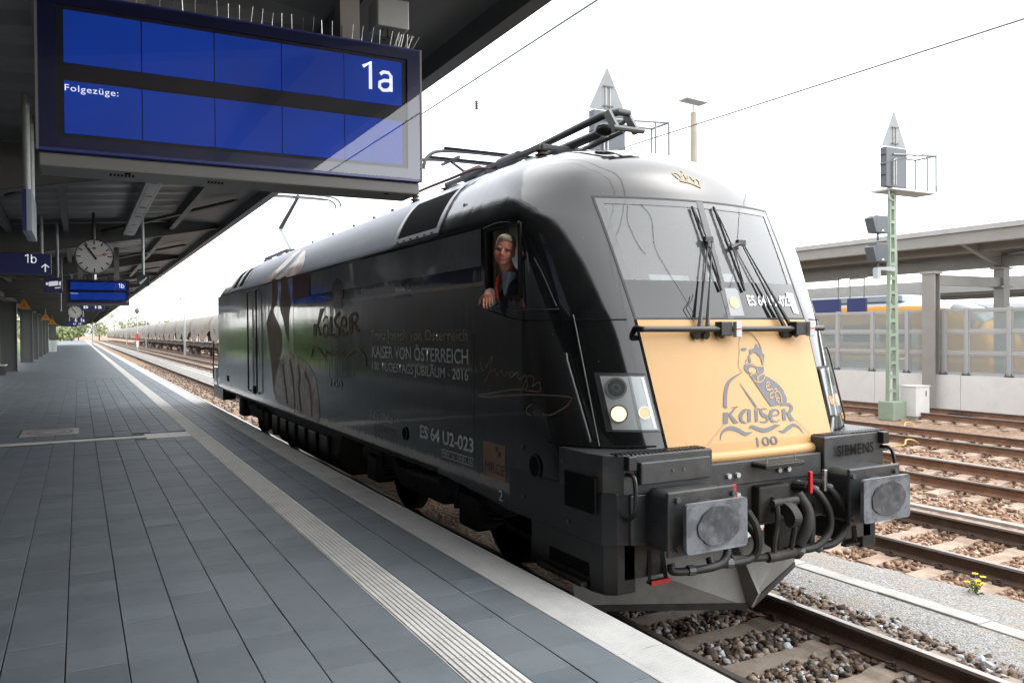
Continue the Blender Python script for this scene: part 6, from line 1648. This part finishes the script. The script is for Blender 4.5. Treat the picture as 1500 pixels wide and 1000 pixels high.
for k in range(6):
    c = MB().tube(spline([(16.6+.1*k,10.4-.05*k,-.2),(16.9+.15*k,10.2+.06*k,-.16+.02*(k%3)),(17.2+.1*k,10.0-.1*k,-.19),(17.4+.05*k,9.7,-.21)],5), .025, 6).build('cable', MT['rubber'], cbt)
MT['cableyellow'] = mat('faded_yellow', (.55,.38,.14), .6)
for i, (x, y, l, lab) in enumerate(((14.2,11.7,.55,'yellow track magnet box on the ground left of the green mast'),(13.9,9.3,.3,'yellow looped cable between the rusty tracks near the mast'),(11.0,7.2,.5,'bent yellow cable lying on the ballast before the rusty track'))):
    t = thing('track_magnet' if i == 0 else 'yellow_cable', lab, 'track equipment', (x,y,-.2))
    if i == 0:
        MB().box(x-.28,x+.30,y-.12,y+.12,-.20,-.02).build('housing', MT['yellow'], t, bevel=.03); MB().box(x-.34,x-.28,y-.08,y+.08,-.2,-.1).build('bracket', MT['panto'], t)
    else:
        MB().tube(spline([(x-l,y+.1,-.2),(x-l*.5,y+.05,-.16),(x-.05,y-.05,-.13),(x+.1,y+.02,-.05),(x+.3,y,-.06),(x+l,y-.1,-.2)],5), .018, 8).build('conduit', MT['cableyellow'], t, smooth=40)
        MB().tube([(x-l-.05,y+.1,-.21),(x-l+.05,y+.1,-.19)],.05,8).build('sleeve', MT['panto'], t)
# far small signal between the tracks
t = thing('dwarf_signal', 'thin signal post with red and white sleeve far along the track', 'signal', (2.6,122,-.2))
MB().tube([(2.6,122,-.2),(2.6,122,5.4)],.09,8).build('post', MT['palesteel'], t); MB().ell((2.6,122,5.75),.3,.2,.42,12,8).build('lamp_head', MT['signalback'], t, smooth=50)
MB().box(2.45,2.75,121.9,122.1,1.5,2.5).build('red_sleeve', MT['red'], t); MB().box(2.45,2.75,121.9,122.1,.6,1.5).build('white_sleeve', MT['white'], t)
# floodlight pole
t = thing('floodlight_pole', 'weathered concrete pole with a flat floodlight on top', 'lamp post', (16.3,20,-.2))
MB().tube([(16.3,20,-.2),(16.3,20,10.75)],[.22,.125],10).build('pole', MT['wood'], t, smooth=40)
MB().tube([(16.3,20,10.75),(16.3,20,11.05)],.04,8).build('neck', MT['palesteel'], t)
b = MB(); b.obox((16.28,20,11.17),1.05,.55,.06,Matrix.Rotation(.06,3,'Y')); b.build('lamp_head', MT['palesteel'], t, bevel=.01)
for dx in (-.25,.3): MB().tube([(16.28+dx,20,11.15),(16.28+dx,20,11.30)],.012,5).build('pin', MT['panto'], t)

# ------------------------------------------------------------------ overhead line
def wire(lab, pts, r=.008): 
    o = MB().tube(pts, r*1.35, 5).build('overhead_wire', MT['wire']); tag(o, lab, 'wire', 'overhead wires'); return o
def sag(x0, y0, z0, x1, y1, z1, s, n=12): return [(x0+(x1-x0)*k/n, y0+(y1-y0)*k/n, z0+(z1-z0)*k/n - s*4*(k/n)*(1-k/n)) for k in range(n+1)]
wire('contact wire above the locomotive, running from its rear pantograph', [(-.15,-25,5.70),(0,15.4,5.71),(.2,70,5.7),(-.2,140,5.7)])
wire('messenger wire high above the locomotive track', sag(-.15,-25,7.2,.1,45,7.2,.5), .007)
wire('contact wire above the second track, crossing the upper right sky', [(4.3,-25,5.35),(4.1,7.4,5.70),(4.2,70,5.72),(4.1,140,5.72)], .009)
wire('thin wire reaching the cage of the green mast', [(17.2,11,7.35),(15.5,-4,6.9)], .008)
wire('wire above the far rusty tracks', [(12.2,-20,6.3),(12.1,140,6.3)], .008)
for i, (x, y, h) in enumerate(((6.3,98,7.6),(6.3,160,7.6),(-2.6,152,7.2),(6.3,230,7.6),(19.8,60,8),(25,120,8))):
    t = thing('catenary_mast', ['slim catenary mast nearest behind the hopper wagons','slim catenary mast second along the wagon row','catenary mast at the far end of the platform','slim catenary mast third along the wagon row','pale catenary mast beyond the wall hidden behind the nose','pale catenary mast beyond the far platform'][i], 'mast', (x,y,-.2), 'catenary masts along the yard')
    MB().tube([(x,y,-.2),(x,y,h)],[.14,.09],8).build('pole', MT['palesteel'], t)
    d = -1 if x > 0 else 1
    MB().tube([(x,y,h-1.1),(x+d*2.2,y,h-.9)],.04,6).build('bracket_arm', MT['palesteel'], t); MB().tube([(x,y,h-.1),(x+d*2.2,y,h-.9)],.025,6).build('stay', MT['palesteel'], t)
    insulator(x+d*.4,y,h-1.2,.3,t)
# registration arm seen beside the raised pantograph
t = thing('registration_arm', 'thin catenary arm in the sky beside the raised pantograph', 'catenary arm', (1.2,24,6.6))
MB().tube([(.8,24,7.05),(3.2,24,7.05)],.03,6).build('arm', MT['wire'], t); insulator(2.0,24,6.98,.16,t)
MB().tube([(-.9,24,7.9),(-.75,24,6.9)],.03,6).build('drop_rod', MT['wire'], t)
for i, (x, y, z) in enumerate(((22.2,14.0,7.2),(4.1,14,7.9))):
    t = thing('wire_insulator', ['small dark insulator hanging in the sky above the far canopy','small dark insulator in the sky left of the pantograph'][i], 'insulator', (x,y,z))
    insulator(x,y,z,.22,t,.05); MB().tube([(x,y,z+.2),(x,y,z+.75)],.012,5).build('drop_wire', MT['wire'], t)

# ------------------------------------------------------------------ hopper wagons
def wagon_mesh():
    b = MB(); X = 8.2
    ys = [.3,.7,1.6,3.0,5.6,6.8,7.75,8.7,9.9,12.5,13.9,14.8,15.2]; zb = [2.75,2.6,2.1,1.45,1.45,2.0,2.5,2.0,1.45,1.45,2.1,2.6,2.75]; sx = [.60,.90,1,1,1,.99,.97,.99,1,1,1,.90,.60]
    rws = []
    for y, z0, s in zip(ys, zb, sx):
        pr = [(-1.48,z0),(-1.5,2.9),(-1.48,3.3),(-1.36,3.72),(-1.08,4.08),(-.6,4.3),(0,4.36),(.6,4.3),(1.08,4.08),(1.36,3.72),(1.48,3.3),(1.5,2.9),(1.48,z0)]
        rws.append([(X+x*s, y, z if z < 2.8 or k in (0,12) else 2.8+(z-2.8)*(.72 if s < .8 else 1)) for k, (x, z) in enumerate(pr)])
    b.grid(rws); b.f.append(tuple(range(13))); b.f.append(tuple(range(12*13, 13*13)))
    return b
wm = wagon_mesh(); wme = bpy.data.meshes.new('hopper_body'); wme.from_pydata(wm.v, [], wm.f); fixn(wme); wme.materials.append(MT['wagon']); wme.polygons.foreach_set('use_smooth',[True]*len(wme.polygons)); wme.set_sharp_from_angle(angle=.6)
b = MB(); b.box(6.85,9.55,.1,15.4,1.05,1.35)
for y in (1.0,6.9,8.6,14.4):
    for x in (6.9,9.5): b.bar((x,y,1.3),(x,y+(.5 if y in (1.0,8.6) else -.5),2.6),.08,.08)
fme = bpy.data.meshes.new('frame'); fme.from_pydata(b.v, [], b.f); fme.materials.append(MT['wagonframe'])
b = MB(); b.box(7.0,9.4,2.3,2.7,.55,.75)
for x in (7.1,9.3): b.bar((x,1.1,.62),(x,3.9,.62),.3,.3)
gme = bpy.data.meshes.new('bogie'); gme.from_pydata(b.v, [], b.f); gme.materials.append(MT['wagonframe'])
b = MB().tube([(7.38,0,.46),(7.52,0,.46)],.46,18); hme = bpy.data.meshes.new('wheel'); hme.from_pydata(b.v, [], b.f); hme.materials.append(MT['wagonframe'])
b = MB()
for y in (4.2,11.2):
    for k in range(3): b.box(6.690,6.695,y-.75,y+.75-k*.3,2.7-k*.18,2.78-k*.18)
pme = bpy.data.meshes.new('side_marking'); pme.from_pydata(b.v, [], b.f); pme.materials.append(MT['wagonframe'])
words = ['first','second','third','fourth','fifth','sixth','seventh','eighth','ninth','tenth','eleventh','twelfth','thirteenth','fourteenth','fifteenth','sixteenth','seventeenth','eighteenth','nineteenth','twentieth','twenty-first','twenty-second']
for i in range(22):
    y = 66+i*15.9
    t = thing('hopper_wagon', 'cream hopper wagon, %s of the parked row counted from the locomotive' % words[i], 'wagon', (8.2,y,0), 'cream hopper wagons parked in a row')
    def ch(nm, me, dy=0):
        o = bpy.data.objects.new(nm, me); COL.objects.link(o); o.parent = t; o.location = (-8.2, dy, 0); return o
    ch('hopper_body', wme); ch('frame', fme)
    if i < 9:
        for dy in (0, 10.5):
            bg_ = ch('bogie', gme, dy)
            for wy in (1.6, 3.4):
                for wx in (0, 1.5):
                    o = bpy.data.objects.new('wheel', hme); COL.objects.link(o); o.parent = bg_; o.location = (wx, wy, 0)
        ch('side_marking', pme)

# ------------------------------------------------------------------ trees, hedge, weeds
def tree(name, label, x, y, h, r, m, n=900, group=None, leaf=.35):
    t = thing(name, label, 'tree', (x,y,-.2), group)
    tr = MB(); tr.tube([(x,y,-.25),(x+.1,y,h*.35),(x-.1,y+.1,h*.7)], [.035*h,.024*h,.008*h], 8)
    for k in range(6):
        a = k*1.05; tr.tube([(x,y,h*(.3+.05*k)),(x+math.cos(a)*r*.7,y+math.sin(a)*r*.7,h*(.5+.06*k))],[.012*h,.004*h],6)
    tr.build('trunk', MT['bark'], t)
    rs = np.random.default_rng(int(x*7+y*3+h) % 9999)
    nc = 16; cen = np.stack([rs.normal(0,.42*r,nc), rs.normal(0,.42*r,nc), h*.62+rs.normal(0,.17*h,nc)],-1); cr_ = rs.uniform(.28,.5,nc)*r
    idx = rs.integers(0,nc,n); d = rs.normal(size=(n,3)); d /= np.linalg.norm(d,axis=1,keepdims=True)
    P = cen[idx]+d*(cr_[idx]*rs.uniform(.55,1.05,n))[:,None]+np.array([x,y,0])
    P = P[P[:,2] > h*.2]; n = len(P)
    a = rs.normal(size=(n,3)); a /= np.linalg.norm(a,axis=1,keepdims=True); bb = np.cross(a, rs.normal(size=(n,3))); bb /= np.linalg.norm(bb,axis=1,keepdims=True)
    s = rs.uniform(.5,1.2,n)[:,None]*leaf
    V = np.stack([P-a*s*.5, P+bb*s*.3, P+a*s*.5, P-bb*s*.3],1).reshape(-1,3)
    me = bpy.data.meshes.new('crown'); me.from_pydata(V.tolist(), [], [(4*i,4*i+1,4*i+2,4*i+3) for i in range(n)]); me.materials.append(m)
    o = bpy.data.objects.new('crown', me); COL.objects.link(o); setp(o, t)
    return t
tl_ = [(-15,48,2.6,3.2),(-14.5,55,2.3,3.0),(-15.5,62,2.8,3.4),(-14.5,70,2.4,3),(-15.5,79,2.7,3.4),(-15,90,2.6,3.2),(-16,104,2.9,3.6)]
for i, (x, y, h, r) in enumerate(tl_): tree('bushy_tree', 'green bushy tree behind the columns, %s along the platform' % ordn[i], x, y, h, r, MT['leaf'], 1500, 'trees behind the columns', .45)
for i, (x, y, h, r) in enumerate(((-14,230,6,5),(-5,330,6,5),(4,440,9,8),(22,440,10,8),(38,445,9,8),(-10,290,4,4))):
    tree('leafy_tree', ['pale green tree beyond the end of the platform','pale green tree at the vanishing end of the tracks','distant tree above the far wagons','distant rounded tree behind the row of wagons','distant low tree right of the wagon row','low bush at the far platform end'][i], x, y, h, r, MT['leafpale'], 900, 'distant trees at the end of the yard', 1.2)
tag(MB().box(-30,-9.7,34,330,-.3,.30).build('grass_bank', mat('grass_green', (.10,.16,.03), .9, var=.3, vscale=1.5)), 'grass bank behind the platform', None, kind='structure')
for i, (x, y, s) in enumerate(((2.86,.55,.75),(2.95,-.35,.5))):
    t = thing('yellow_weed', ['yellow flowering weed on the pale gravel path','smaller yellow weed near the picture edge on the gravel'][i], 'weed', (x,y,-.2))
    fl = MB(); stm = MB()
    for k in range(7):
        a = random.uniform(0,6.28); l = random.uniform(.12,.26)*s; q = (x+math.cos(a)*.09*s, y+math.sin(a)*.09*s, -.2+l)
        stm.tube([(x,y,-.21),(x+math.cos(a)*.03,y+math.sin(a)*.03,-.2+l*.6),q], .004, 4)
        for j in range(6):
            b_ = j*1.047; c = Vector(q)
            fl.add([c, c+Vector((math.cos(b_)*.028,math.sin(b_)*.028,.006)), c+Vector((math.cos(b_+.5)*.03,math.sin(b_+.5)*.03,.010)), c+Vector((math.cos(b_+1)*.028,math.sin(b_+1)*.028,.006))], [(0,1,2,3)])
        for j in range(3):
            c = Vector((x+math.cos(a+j)*.02,y+math.sin(a+j)*.02,-.2+l*.3*(j+.5))); stm.add([c, c+Vector((math.cos(a+j*2)*.04,math.sin(a+j*2)*.04,.02)), c+Vector((math.cos(a+j*2+.3)*.06,math.sin(a+j*2+.3)*.06,.0))], [(0,1,2)])
    stm.build('stem', MT['flowergreen'], t); fl.build('flower', MT['flower'], t)
tag(MB().flat([(-.16,-1.32),(-.02,-1.28),(.08,-1.30),(-.02,-1.34),(.02,-1.40),(-.05,-1.35)], lambda x, y: (x+.05, y+1.05, -.168)).build('paint_mark', MT['red']), 'red paint mark on a sleeper of the near track', 'paint mark')
